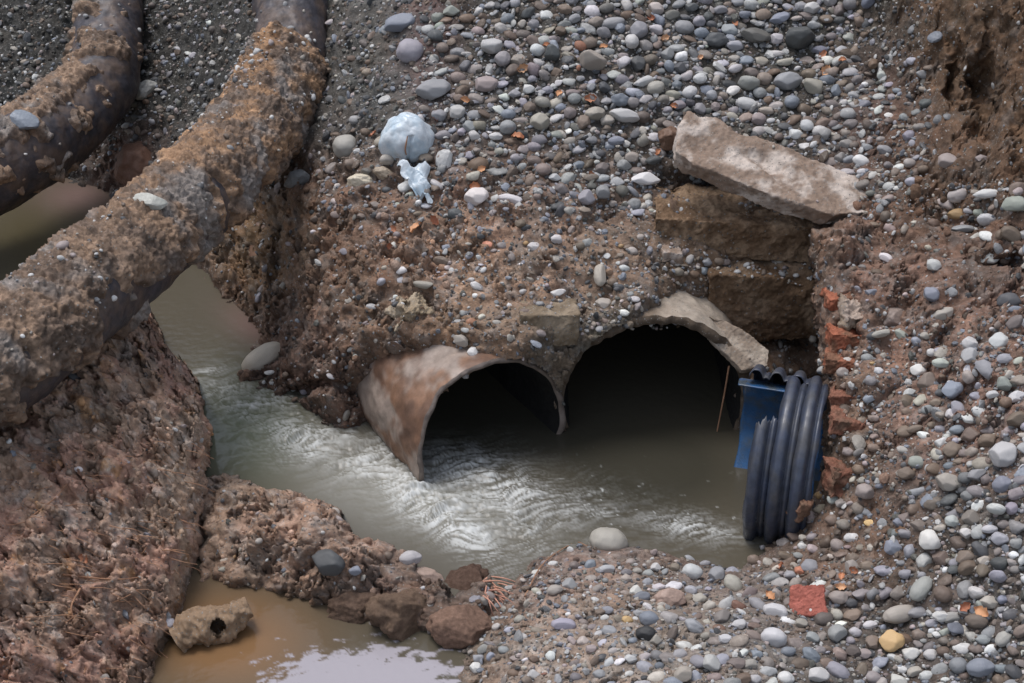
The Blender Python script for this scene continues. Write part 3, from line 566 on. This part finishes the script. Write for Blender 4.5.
# random fields: polygon, count, median px, palette weights
GREY = dict(mid=5, light=4.5, blue=3, dark=3, beige=2, lav=2, white=1., brown=1, olive=1.5, pink=.7, green=1, orange=.06)
DARKG = dict(mid=3, blue=2, dark=6, beige=1, olive=3, light=1, brown=1)
WARM = dict(mid=3, light=2.5, beige=4, white=1.2, pink=3, brown=4, lav=1.5, blue=1.2, ochre=.3, dark=1.2, orange=.1)
PALE = dict(light=5, white=2.5, mid=4, beige=4, pink=2, lav=2.5, blue=2.5, brown=1.5, dark=1.5, green=1, ochre=.15, red=.2)
FIELDS = [([(430,20),(560,-20),(700,-30),(880,-30),(862,60),(850,120),(880,196),(800,150),(745,125),(690,108),(668,130),(650,205),(560,215),(500,150),(430,135),(420,90)], 4200, 7.2, GREY),
 ([(470,100),(600,60),(660,100),(650,190),(560,200),(470,160)], 500, 10.5, GREY), ([(560,0),(850,0),(840,80),(800,140),(700,105),(640,60)], 1300, 9.5, GREY),
 ([(320,-20),(430,-20),(440,90),(420,130),(330,150)], 200, 5.5, DARKG), ([(140,0),(260,-10),(235,100),(150,170),(110,100)], 420, 4, DARKG),
 ([(-40,-40),(80,-40),(70,60),(0,110),(-40,110)], 130, 4, DARKG), ([(-450,-300),(1100,-300),(1100,-30),(-450,-30)], 1500, 9, DARKG),
 ([(300,170),(640,200),(640,330),(480,345),(380,330),(270,260)], 190, 5, WARM), ([(440,235),(640,235),(640,320),(540,340),(440,345)], 190, 5, WARM),
 ([(320,150),(480,130),(660,180),(650,215),(460,215),(330,200)], 200, 7.5, PALE),
 ([(860,60),(930,60),(930,200),(870,205)], 220, 6, GREY), ([(925,185),(1040,185),(1040,262),(985,262),(950,215)], 170, 10, PALE),
 ([(850,215),(1060,215),(1060,470),(850,470)], 140, 6, WARM), ([(925,330),(1060,320),(1060,460),(990,480),(900,430)], 330, 9.5, PALE),
 ([(925,440),(1060,440),(1060,690),(870,690),(870,590)], 900, 9, GREY), ([(960,470),(1060,470),(1060,690),(900,690)], 900, 7.5, GREY),
 ([(690,580),(760,560),(870,570),(890,700),(640,700),(640,600)], 850, 9, PALE), ([(470,600),(560,560),(700,570),(700,700),(440,700)], 420, 6, PALE),
 ([(740,560),(800,510),(870,500),(880,570),(740,580)], 260, 7, WARM), ([(825,350),(880,350),(880,520),(800,510)], 170, 6, WARM),
 ([(670,255),(812,262),(812,282),(672,275)], 110, 5, WARM), ([(430,700),(1100,700),(1300,880),(300,880)], 900, 10, GREY), ([(1060,0),(1450,0),(1450,800),(1060,700)], 900, 10, GREY),
 ([(215,330),(300,350),(300,400),(240,380)], 60, 4.5, WARM), ([(300,400),(400,370),(420,345),(380,300),(250,260)], 45, 4.5, WARM), ([(200,480),(330,500),(470,600),(440,640),(300,600),(200,590)], 60, 4.5, WARM),
 ([(0,420),(200,400),(190,600),(140,683),(0,683)], 35, 4, WARM), ([(505,530),(700,560),(740,560),(700,590),(500,600)], 280, 5, WARM)]
occ = np.zeros((1400, 2100), np.float32)
def occ_test(u, v, r):
    i = int(v+400); j = int(u+520); k = max(1, int(r*.72)); s = occ[max(0, i-k):i+k+1, max(0, j-k):j+k+1]; return s.size == 0 or s.mean() > .34
def occ_mark(u, v, r):
    i = int(v+400); j = int(u+520); k = max(1, int(r)); occ[max(0, i-k):i+k+1, max(0, j-k):j+k+1] = 1
def in_open(u, v): return False
def clus(u, v):
    q_ = perlin(np.array([[u/42., v/30., 3.3]]))[0]+.6*perlin(np.array([[u/17., v/12., 9.3]]))[0]; return float(np.clip(.42+q_*1.7, 0, .96))*(.65 if (u > 880 and v > 440) or (420 < u < 880 and v < 130) else 1.)*(.45 if (540 < u < 870 and v < 150) or (u > 640 and v > 590) else 1.)
stones = []
for (u, v, w, h, ang, c) in hand: occ_mark(u, v, (w+h)/4); stones.append((u, v, w, h, ang, c, True))
from itertools import chain
def inside(poly, u, v): return sdist(poly, u, v) > 0
pc = ring_px(CLAY_C, CLAY_Y, CLAY_R+.06); pa = ring_px(ARCH_C, 0, ARCH_R+.06)
for fi_, (poly, cnt, med, pal) in enumerate(FIELDS):
    pp = np.array(poly); lo = pp.min(0); hi = pp.max(0); got = 0
    cand = rng.uniform(lo, hi, (cnt*6, 2)); m = inside(poly, cand[:, 0], cand[:, 1])
    hard = (sdist(pc, cand[:, 0], cand[:, 1]) > 0) | ((sdist(pa, cand[:, 0], cand[:, 1]) > 0) & (cand[:, 1] < 520) & (cand[:, 0] < 820)); cand = cand[m & ~hard]
    names = list(pal); wts = np.array([pal[k] for k in names]); wts = wts/wts.sum()
    sizes = med*np.exp(rng.normal(0, .58, len(cand))); sizes = np.minimum(sizes, med*2.3); sizes = -np.sort(-sizes[:cnt*2]) if len(sizes) > cnt*2 else -np.sort(-sizes)
    for (u, v), w in zip(cand, sizes):
        if got >= cnt: break
        l_ = surf(u, v)[2]
        if l_ == 0: continue
        z = surf(u, v)[0][2]
        if z < .005: continue
        if fi_ not in (20, 21) and clus(u, v) > rng.random(): continue
        if occ_test(u, v, w/2): continue
        occ_mark(u, v, w/2*.8); stones.append((u, v, w, w*random.uniform(.36, .82), random.gauss(5, 28), names[rng.choice(len(names), p=wts)], False)); got += 1
# variants
VARS = [blob(900+k, 4, [.3, .8, .6, .1, 1.1, .5, .8, 1.3][k % 8], [.10, .14, .12, .08][k % 4], 1.) for k in range(20)]
VMESH = []
for k, (V, T) in enumerate(VARS): VMESH.append(mesh_np('pebble_shape', V, T, M_stone, link=False))
LOW = {s: [blob(900+k, s, [.3, .8, .6, .1, 1.1, .5, .8, 1.3][k % 8], [.10, .14, .12, .08][k % 4], 1.) for k in range(20)] for s in (1, 2, 3)}
vis = [i for i, s in enumerate(stones) if -5 < s[0] < 1029 and -5 < s[1] < 688]
vis.sort(key=lambda i: -(stones[i][2]*stones[i][3]+(2000 if stones[i][6] else 0)))
indiv = set(vis[:298])
LM = [('blue plastic bag', 407, 138), ('concrete slab', 775, 160), ('pipe bend', 300, 90), ('upper concrete ledge', 730, 232), ('wide culvert mouth', 650, 345), ('rusty culvert pipe', 470, 350),
      ('corrugated pipe', 780, 450), ('flat red brick piece', 808, 606), ('orange wall bricks', 850, 345), ('brown mud wall', 950, 100), ('dry root tuft', 485, 592), ('big beige stone', 608, 547),
      ('concrete lump', 410, 312), ('right bank hollow', 1010, 262), ('ochre-yellow stone', 889, 643), ('puddle', 370, 660), ('big pale oval', 1003, 459), ('photo top edge', 640, 0), ('photo bottom edge', 640, 683), ('pink-grey flat rock', 898, 311)]
def dirword(dx, dy):
    a = (math.degrees(math.atan2(-dy, dx))+360) % 360
    return ['right of', 'up and right of', 'above', 'up and left of', 'left of', 'down and left of', 'below', 'down and right of'][int(((a+22.5) % 360)//45)]
labs = {}
def auto_label(u, v, w, h, cname, noun, kinds=('small', 'medium', 'large')):
    size = kinds[0] if w < 15 else kinds[1] if w < 24 else kinds[2]
    shp = 'long' if w/h > 1.9 or h/w > 1.5 else 'flat' if w/h > 1.5 else 'round' if abs(w/h-1) < .15 else 'oval'
    lm = min((l for l in LM if math.hypot(u-l[1], (v-l[2])) > 14), key=lambda l: math.hypot(u-l[1], v-l[2])); d = math.hypot(u-lm[1], v-lm[2])
    near = 'just ' if d < 40 else '' if d < 90 else 'well '
    return f'{size} {shp} {cname} {noun} {near}{dirword(u-lm[1], v-lm[2])} the {lm[0]}', d
SPECIAL = {(330, 571): 'dark grey rounded stone on the mud mound left of the flat pinkish rock', (265, 360): 'long smooth beige boulder leaning on the left bank above the stream', (608, 547): 'large rounded beige stone on the foreground crest beside the stream',
  (889, 643): 'bright ochre-yellow stone among grey pebbles in the lower right', (1003, 459): 'large pale oval stone at the right edge of the bank', (478, 201): 'bright white oval stone below and right of the plastic bag', (990, 194): 'long whitish stone at the right edge under the brown mud wall',
  (434, 93): 'large grey stone right above the blue plastic bag', (485, 84): 'pinkish oval stone above and right of the blue plastic bag', (346, 147): 'beige-brown round stone left of the blue plastic bag'}
acc = []; ind_objs = []
for i, (u, v, w, h, ang, cn, hd) in enumerate(stones):
    if hd and u < 250 and v < 200 and False: continue
    p_, n_ = lookup(u, v); s = project(p_)[2]/F
    if not hd and p_[2] < .0: continue
    # average normal over neighbourhood keeps stones lying on the slope
    n_ = n_*.35+np.array([0, -.42, .75]); n_ /= np.linalg.norm(n_)
    c = np.array(PAL[cn])*(1+rng.normal(0, .2 if not hd else .08))*(1+rng.normal(0, .02, 3))
    if not hd and rng.random() < .45: mw_ = rng.uniform(.25, .85); c = c*(1-mw_)+np.array(srgb(112, 92, 76))*mw_
    c = np.clip(c, .015, .75)
    a_, b_, c_ = w/2*s, max(h, w*.62)/2*s*1.05, h/2*s*(.95 if w < 1.6*h else .8)
    if hd: a_, b_, c_ = w/2*s, h/2*s*1.02, h/2*s*.9
    A = frame_at(n_, R(ang), .12 if hd else .55); k = int(rng.integers(20))
    pos = p_+n_*c_*(.22 if not hd else .55 if w < 30 else .7)
    if i in indiv:
        o = bpy.data.objects.new('pebble' if w < 24 else 'stone', VMESH[k]); col.objects.link(o)
        Mx = Matrix(((A*np.array([a_, b_, c_])).tolist())).to_4x4(); Mx.translation = Vector(pos); o.matrix_world = Mx; o.color = (*c, 1)
        key = (int(u), int(v)); noun = 'pebble' if w < 24 else 'stone'
        lb, d = (SPECIAL[key], 0) if key in SPECIAL else auto_label(u, v, w, h, CN[cn], noun)
        ind_objs.append([o, lb, d, noun, u, v])
    else:
        sub = 3 if w > 8 and -30 < u < 1054 and -30 < v < 710 else 2 if w > 4.2 else 1
        V, T = LOW[sub][k]; acc.append(((V*np.array([a_, b_, c_]))@A.T+pos, T, c))
from collections import defaultdict
dd = defaultdict(list)
for r_ in ind_objs: dd[r_[1]].append(r_)
ORD = ['nearest', 'second nearest', 'third nearest', 'fourth nearest', 'fifth nearest', 'sixth nearest', 'seventh nearest', 'eighth nearest', 'ninth nearest', 'tenth nearest']
for lb, rs in dd.items():
    rs.sort(key=lambda r: r[2])
    for j, r_ in enumerate(rs):
        x = lb if len(rs) == 1 else lb+(', '+ORD[min(j, 9)])
        tag(r_[0], x, r_[3], 'loose river stones on the slopes and banks')
def merge(acc):
    vs = []; fs = []; cs = []; off = 0
    for V, T, c in acc: vs.append(V); fs.append(T+off); cs.append(np.tile(c, (len(V), 1))); off += len(V)
    return np.concatenate(vs), np.concatenate(fs), np.concatenate(cs)
for key, cnt, filt in [('A', 420, 0), ('B', 60, 0)]+[(k_, 2 if 'slab' in k_ else 140 if 'ledge' in k_ else 3, 1) for k_ in CLOUD if k_.startswith('s:') and 'concrete' in k_]:
    Vp, Np = CLOUD[key]; a_u, a_v, a_d = project(Vp); fac = (Np[:, 2] > .25) & (a_u > -60) & (a_v > -40)
    den = fbm(Vp, 3.5, 3, .5, 66.); ids = np.where(fac & (den > (.08 if not filt else -.3)) & (Np[:, 2] > (.25 if not filt else .6)))[0]
    if len(ids) < 5: continue
    for i in rng.choice(ids, cnt):
        w = min(14, 3.6*math.exp(rng.normal(0, .45)))*a_d[i]/F/2; nmn = Np[i]*.6+np.array([0, -.2, .5]); k = int(rng.integers(20)); V, T = LOW[2][k]; kc = ['light', 'mid', 'beige', 'brown', 'dark', 'white', 'pink'][int(rng.integers(7))]
        acc.append(((V*np.array([w, w*.8, w*.6]))@frame_at(nmn, random.uniform(0, 6), .5).T+Vp[i]+Np[i]*w*.3, T, np.array(PAL[kc])*rng.uniform(.8, 1.05)))
V, T, c = merge(acc); o = mesh_np('pebbles', V, T, M_peb, None, True, c); tag(o, 'countless smaller grey river pebbles covering the slopes and banks', 'pebbles', None, 'stuff')
# fine grit and soil crumbs
def grit(n, name, label, pal, size, mt, wfun, sub=1, flat=.7, smooth=False, soil=False):
    uu = rng.uniform(-45, 1069, n); vv = rng.uniform(-35, 718, n); acc = []
    for u, v in zip(uu, vv):
        if rng.random() > wfun(u, v): continue
        p_, n_, l_ = surf(u, v)
        if l_ == 0 or p_[2] < .0: continue
        if 565 < u < 735 and 328 < v < 530: continue
        if 425 < u < 560 and 362 < v < 470: continue
        s = project(p_)[2]/F; w = size*math.exp(random.gauss(0, .45))*s/2
        V, T = LOW[sub][int(rng.integers(20))]
        if soil:
            j = int(np.clip(np.interp(u, US, np.arange(nc)), 0, nc-1)); i = int(np.clip(np.interp(v, VS, np.arange(nr)), 0, nr-1)); c = C[i*nc+j]*rng.uniform(.75, 1.25)
        else:
            k = list(pal)[int(rng.integers(len(pal)))]; c = np.array(PAL[k])*rng.uniform(.6, 1.15)
        A = frame_at(n_, random.uniform(0, 6.28), .9)
        acc.append(((V*np.array([w, w*random.uniform(.6, 1), w*flat]))@A.T+p_+n_*w*.15, T, c))
    V, T, c = merge(acc); o = mesh_np(name, V, T, mt, None, smooth, c); tag(o, label, name.replace('_', ' '), None, 'stuff')
def wg(u, v):
    k = .25
    if v < 220 and u > 320: k = .9
    if v < 180 and u < 320: k = .8
    if v > 560 and u > 500: k = 1.
    if u > 860 and v > 320: k = .9
    if 440 < u < 820 and 220 < v < 350: k = .6
    if u > 930 and v < 180: k = .08
    if u < 210 and v > 300: k = .02
    if 200 < u < 480 and v > 440: k = .06
    return k
grit(42000, 'grit', 'fine grey grit between the pebbles', ['mid', 'dark', 'beige', 'blue', 'brown', 'olive', 'pink', 'light', 'brown', 'dark'], 2.9, M_peb, wg)
def wc(u, v):
    k = .35
    if u < 210 and v > 300: k = 1.
    if 190 < u < 500 and v > 450: k = 1.
    if u > 860 and v < 330: k = .8
    if 220 < u < 480 and 190 < v < 440: k = .9
    if u > 560 and v < 180: k = .1
    return k
def wchip(u, v):
    k = .10 if not (u < 500 and v > 300) else .012
    if v < 215 and u > 430 and u < 900: k = 1.
    if v > 570 and u > 480: k = .4
    if u > 890 and v > 330: k = .4
    if 840 < u < 925 and 220 < v < 560: k = .15
    if 470 < u < 640 and v > 560: k = .35
    if 430 < u < 660 and 215 < v < 350: k = .3
    return k*(1.25-clus(u*1.7, v*1.7))
grit(15000, 'stone_chips', 'small flat grey stone chips packed between the larger pebbles', ['mid', 'dark', 'beige', 'blue', 'brown', 'lav', 'light', 'light', 'dark', 'mid'], 5.2, M_peb, wchip, 2, .42)
grit(9000, 'soil_crumbs', 'loose brown soil crumbs strewn over the mud', None, 3.4, M_crumb, wc, 2, .85, False, True)
# ------------------------------------------------------------ leaves
def leaf_mesh(seed):
    r_ = random.Random(seed); n, m = 9, 5; V = []
    for i in range(n):
        t = i/(n-1); wd = .5*math.sin(math.pi*min(1, t*.95+.03))**.8*(1+.25*math.sin(t*19+seed))
        for j in range(m):
            s = j/(m-1)*2-1; V.append((t-.5, s*wd*.7, .22*s*s*r_.uniform(.6, 1.4)+.18*math.sin(t*3+seed)))
    V = np.array(V)*.5*2; f = grid_faces(n, m); V2 = V.copy(); V2[:, 2] -= .02
    return mesh_np('leaf_shape', np.vstack([V, V2]), np.vstack([f, f[:, ::-1]+n*m]), M_leaf, link=False)
LMS = [leaf_mesh(k) for k in range(5)]
LV = [(516,142,13),(466,102,10),(436,116,10),(524,70,12),(588,62,10),(546,50,9),(605,48,9),(650,18,8),(664,40,9),(590,100,12),(672,106,8),(420,228,14),(432,222,11),(400,242,10),(395,232,8),(472,183,11),(480,170,9),(388,248,7),(827,70,13),(822,56,10),(843,62,8),
      (560,95,9),(372,137,8),(470,246,7),(590,176,8),(660,150,8),(980,610,15),(966,608,12),(902,530,12),(856,572,10),(845,580,9),(768,598,11),(782,570,9),(840,592,11),(85,560,11),(190,604,11),(320,88,8),(520,64,8),(700,60,7),(735,22,8)]
lcol = [srgb(186,128,94), srgb(200,148,108), srgb(172,112,84), srgb(204,160,124), srgb(176,120,90)]
dd2 = defaultdict(list)
for k, (u, v, s_) in enumerate(LV):
    p_, n_ = lookup(u, v); s = project(p_)[2]/F*s_; A = frame_at(n_*.5+np.array([0, -.5, .5]), random.uniform(0, 6), .5)
    o = bpy.data.objects.new('leaf', LMS[k % 5]); col.objects.link(o); Mx = Matrix((A*s).tolist()).to_4x4(); Mx.translation = Vector(p_+n_*.022); o.matrix_world = Mx; o.color = (*lcol[k % 5], 1)
    lm = min(LM, key=lambda l: math.hypot(u-l[1], v-l[2])); d = math.hypot(u-lm[1], v-lm[2])
    dd2[f'curled {["orange","bright orange","rust-coloured","pale tan","brownish"][k % 5]} dead leaf {dirword(u-lm[1], v-lm[2])} the {lm[0]}'].append((d, o))
for lb, rs in dd2.items():
    rs.sort(key=lambda r: r[0])
    for j, (d, o) in enumerate(rs): tag(o, lb if len(rs) == 1 else lb+f', {ORD[j]}', 'leaf', 'dead leaves on the gravel')
# ------------------------------------------------------------ roots
def strand(path, r0, r1, n=24, k=6): return tube(path, [r0, r1], n, k)
def roots(name, label, cat, paths, r0=.004, r1=.0015, m=None):
    vs = []; fs = []; off = 0
    for pth in paths:
        V, N, f, a = strand(pth, r0, r1); vs.append(V); fs.append(f+off); off += len(V)
    o_ = np.array(paths[0][0]); o = mesh_np(name, np.concatenate(vs)-o_, np.concatenate(fs), m or M_root); o.location = tuple(o_); tag(o, label, cat)
a0 = pt_y(729, 366, 6.93)
roots('hanging_root', 'thin pale root hanging down inside the wide culvert mouth', 'root', [[tuple(a0), tuple(a0+np.array([-.012, 0, -.18])), tuple(a0+np.array([-.03, -.01, -.36])), tuple(a0+np.array([-.045, -.01, -.52]))]], .006, .004)
tuft = []
for k in range(46):
    q, n_ = lookup(494+random.uniform(-10, 10), 584+random.uniform(-12, 12)); a = random.uniform(-2.6, .6); l_ = random.uniform(.06, .2)
    e = np.array([math.cos(a)*l_, -.05-random.random()*.06, math.sin(a)*l_*.6]); tuft.append([tuple(q), tuple(q+e*.5+np.array([0, -.02, .03])), tuple(q+e)])
roots('root_tuft', 'tuft of fine reddish dry roots on the bank between stream and puddle', 'root tuft', tuft, .0045, .002, mat('red_root', base=srgb(190, 142, 122), bump=.3))
fib = []
for k in range(150):
    u_, v_ = random.uniform(5, 195), random.uniform(430, 675); q, n_, l_ = surf(u_, v_)
    if l_ != 3: continue
    a = random.uniform(-.9, .5)+(3.14 if random.random() < .4 else 0); ln = random.uniform(.04, .16); e = np.array([math.cos(a)*ln, -.02, math.sin(a)*ln*.6-.02])
    fib.append([tuple(q), tuple(q+e*.5+n_*.015+np.array([0, -.01, .01])), tuple(q+e+n_*.006)])
roots('root_fibres', '', '', fib, .0022, .001); fo = bpy.data.objects['root_fibres']; fo['label'] = 'fine reddish roots sticking out of the cut earth face'; fo['category'] = 'roots'; fo['kind'] = 'stuff'
def bank_root(pts, label, r=.004):
    ps = []
    for (u, v) in pts: q, n_ = lookup(u, v); ps.append(tuple(q+n_*.012))
    roots('root', label, 'root', [ps], r, r*.4)
bank_root([(60,572),(90,578),(120,580),(150,574)], 'thin pale root running sideways out of the earth bank beside the orange clay patch', .005)
bank_root([(78,590),(70,610),(82,640),(80,670)], 'rusty root hanging down the lower earth bank', .006)
bank_root([(30,520),(52,500),(58,488)], 'short twig sticking up from the earth bank, upper of the twigs')
bank_root([(128,620),(140,645),(158,652)], 'thin root curling near the lower right foot of the earth bank')
bank_root([(0,622),(30,620),(55,626)], 'reddish root at the left edge of the earth bank', .005)
bank_root([(525,595),(545,565),(575,545),(588,548)], 'thin arching root left of the rounded beige stone', .004)
bank_root([(230,596),(238,606),(246,618)], 'twig at the puddle side of the mud mound', .003)
# ------------------------------------------------------------ water
UW, VW = np.meshgrid(axis(-480, 1160, -20, 860, 1.5), axis(80, 840, 130, 700, 1.3)); sh = UW.shape
PW = pt_z(UW, VW, np.zeros(sh)).reshape(-1, 3)
uw, vw = UW.ravel(), VW.ravel()
def g(u, v, ru, rv, a=0): 
    x = uw-u; y = vw-v; c_, s_ = math.cos(R(a)), math.sin(R(a)); return np.exp(-(((x*c_+y*s_)/ru)**2+((-x*s_+y*c_)/rv)**2))
rapid = np.clip(g(440,495,90,28,25)+g(330,450,90,28,20)+g(500,520,80,25,10)+.9*g(250,400,50,25,10)+.8*g(700,528,60,14,8)+g(465,460,50,20)+.5*g(590,500,50,20,10), 0, 1.1)
flow = np.stack([PW[:, 0]*.94+PW[:, 1]*.3, PW[:, 1]*.94-PW[:, 0]*.3, PW[:, 2]], -1)
warp = np.stack([fbm(flow, 3, 2, .5, 5.), fbm(flow, 3, 2, .5, 25.), np.zeros(len(flow))], -1)*.12
fl2 = (flow+warp)*np.array([.33, 1.2, 1]); rip = fbm(fl2, 9, 5, .62, 2.); rip2 = billow(fl2, 16, 4, .6, 12.)
rip3 = fbm(fl2, 34, 4, .7, 52.); rip4 = fbm(flow*np.array([.8, 1.2, 1]), 60, 3, .7, 72.); z = g(470,495,90,30,20)*.045*fbm(fl2*np.array([1.6, 1, 1]), 5, 3, .55, 131.)+rapid*(.024*rip+.011*(rip2-.3)+.010*rip3+.0045*rip4)+.0012*fbm(flow, 16, 3, .5, 9.)
wake = g(412,486,10,10)*.03+g(440,515,42,12,38)*.03+g(300,437,26,8,10)*.03+g(505,480,40,14,20)*.03; z += wake*(.6+rip)
PW[:, 2] += z
foam = np.clip(sstep(-.25, .55, .35*rip+.6*rip3+.4*rip4+.25*(rip2-.3))*rapid*1.05, 0, 1)*.62*(.35+.9*sstep(-.2, .3, fbm(flow, 3.5, 3, .5, 141.)))
sf = sstep(-.05, .5, fbm(fl2*np.array([.5, 1.6, 1]), 24, 5, .75, 44.)+.12)
foam += g(438,512,66,18,38)*1.2*sf+g(300,438,36,13,20)*1.*sf+g(495,484,65,20,20)*.85*sf+g(690,528,50,9,10)*.45*sf+g(600,512,20,5)*.5*sf+g(205,372,18,5,-10)*.5*sf+g(225,388,18,8,0)*.35*sf
flk = sstep(.42, .6, fbm(flow, 26, 2, .5, 88.))*(g(600,500,60,30)+g(650,520,60,12)+g(715,520,30,30)); foam = np.clip(foam+.7*flk, 0, .85)
base = np.tile(srgb(86, 81, 70), (len(uw), 1))
def blend(b, c, w): return b*(1-w[:, None])+np.array(c)*w[:, None]
base = blend(base, srgb(76, 69, 48), g(40,250,90,60)); base = blend(base, srgb(112, 94, 88), np.clip(g(80,196,40,18)+g(258,328,36,18,30),0,1)); base = blend(base, srgb(108, 116, 94), g(240,430,60,50)*.9)
base = blend(base, srgb(150, 150, 142), np.clip(g(400,490,130,40,15), 0, 1)*.7); base = blend(base, srgb(60, 58, 50), np.clip(g(650,465,105,55)*1.3+g(490,430,90,34), 0, 1))  # last blend paints the culverts' shade and dark reflection into the water colour
base = blend(base, srgb(122, 94, 66), np.clip(1.2*g(225,640,85,52), 0, 1)); base = blend(base, srgb(158, 154, 160), sstep(.36, .52, g(368,684,104,40)+.45*fbm(flow*np.array([1, 2.2, 1]), 9, 5, .65, 8.)))  # last blend: bright sky reflection painted as a ragged lavender-grey patch
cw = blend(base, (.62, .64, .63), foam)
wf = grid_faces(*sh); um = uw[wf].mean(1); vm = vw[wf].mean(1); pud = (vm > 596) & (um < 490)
Mw = bpy.data.materials.new('muddy_water'); Mw.use_nodes = True; n = Mw.node_tree.nodes; l = Mw.node_tree.links; b = n['Principled BSDF']
at = n.new('ShaderNodeAttribute'); at.attribute_name = 'Col'; l.new(at.outputs[0], b.inputs['Base Color']); b.inputs['IOR'].default_value = 1.33
fat = n.new('ShaderNodeAttribute'); fat.attribute_name = 'Foam'; mr = n.new('ShaderNodeMapRange'); l.new(fat.outputs['Fac'], mr.inputs[0]); mr.inputs[3].default_value = .1; mr.inputs[4].default_value = .5; l.new(mr.outputs[0], b.inputs['Roughness'])
tc = n.new('ShaderNodeTexCoord'); nt = n.new('ShaderNodeTexNoise'); nt.inputs['Scale'].default_value = 22; nt.inputs['Detail'].default_value = 4; l.new(tc.outputs['Object'], nt.inputs[0])
bp = n.new('ShaderNodeBump'); bp.inputs['Strength'].default_value = .35; bp.inputs['Distance'].default_value = .006; l.new(nt.outputs[0], bp.inputs['Height']); l.new(bp.outputs[0], b.inputs['Normal'])
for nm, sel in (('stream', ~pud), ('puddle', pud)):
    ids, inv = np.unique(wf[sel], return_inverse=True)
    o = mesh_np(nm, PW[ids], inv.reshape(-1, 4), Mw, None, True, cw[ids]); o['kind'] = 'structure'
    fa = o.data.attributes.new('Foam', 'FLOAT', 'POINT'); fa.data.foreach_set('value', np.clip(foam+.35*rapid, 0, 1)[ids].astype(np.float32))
# ------------------------------------------------------------ light
w = bpy.data.worlds.new('World'); scene.world = w; w.use_nodes = True; n = w.node_tree.nodes; l = w.node_tree.links
sky = n.new('ShaderNodeTexSky'); sky.sky_type = 'NISHITA'; sky.sun_disc = False; sky.sun_elevation = R(72); sky.sun_rotation = R(-60); sky.dust_density = 3.; sky.air_density = 1.
hs = n.new('ShaderNodeHueSaturation'); hs.inputs['Saturation'].default_value = .55; l.new(sky.outputs[0], hs.inputs['Color']); l.new(hs.outputs[0], n['Background'].inputs[0]); n['Background'].inputs[1].default_value = .13
sd = bpy.data.lights.new('sun', 'SUN'); sd.energy = 1.2; sd.angle = R(24); sd.color = (1., .965, .95); so = bpy.data.objects.new('sun', sd); col.objects.link(so)
az = R(-60); el = R(72); dv_ = Vector((math.sin(az)*math.cos(el), math.cos(az)*math.cos(el), math.sin(el))); so.rotation_euler = dv_.to_track_quat('Z', 'Y').to_euler(); so.location = (0, 5, 9)
vs_ = scene.view_settings; vs_.view_transform = 'Standard'; vs_.look = 'None'; vs_.gamma = 1; vs_.exposure = .52
scene.render.resolution_x = 1024; scene.render.resolution_y = 683; scene.render.engine = 'CYCLES'
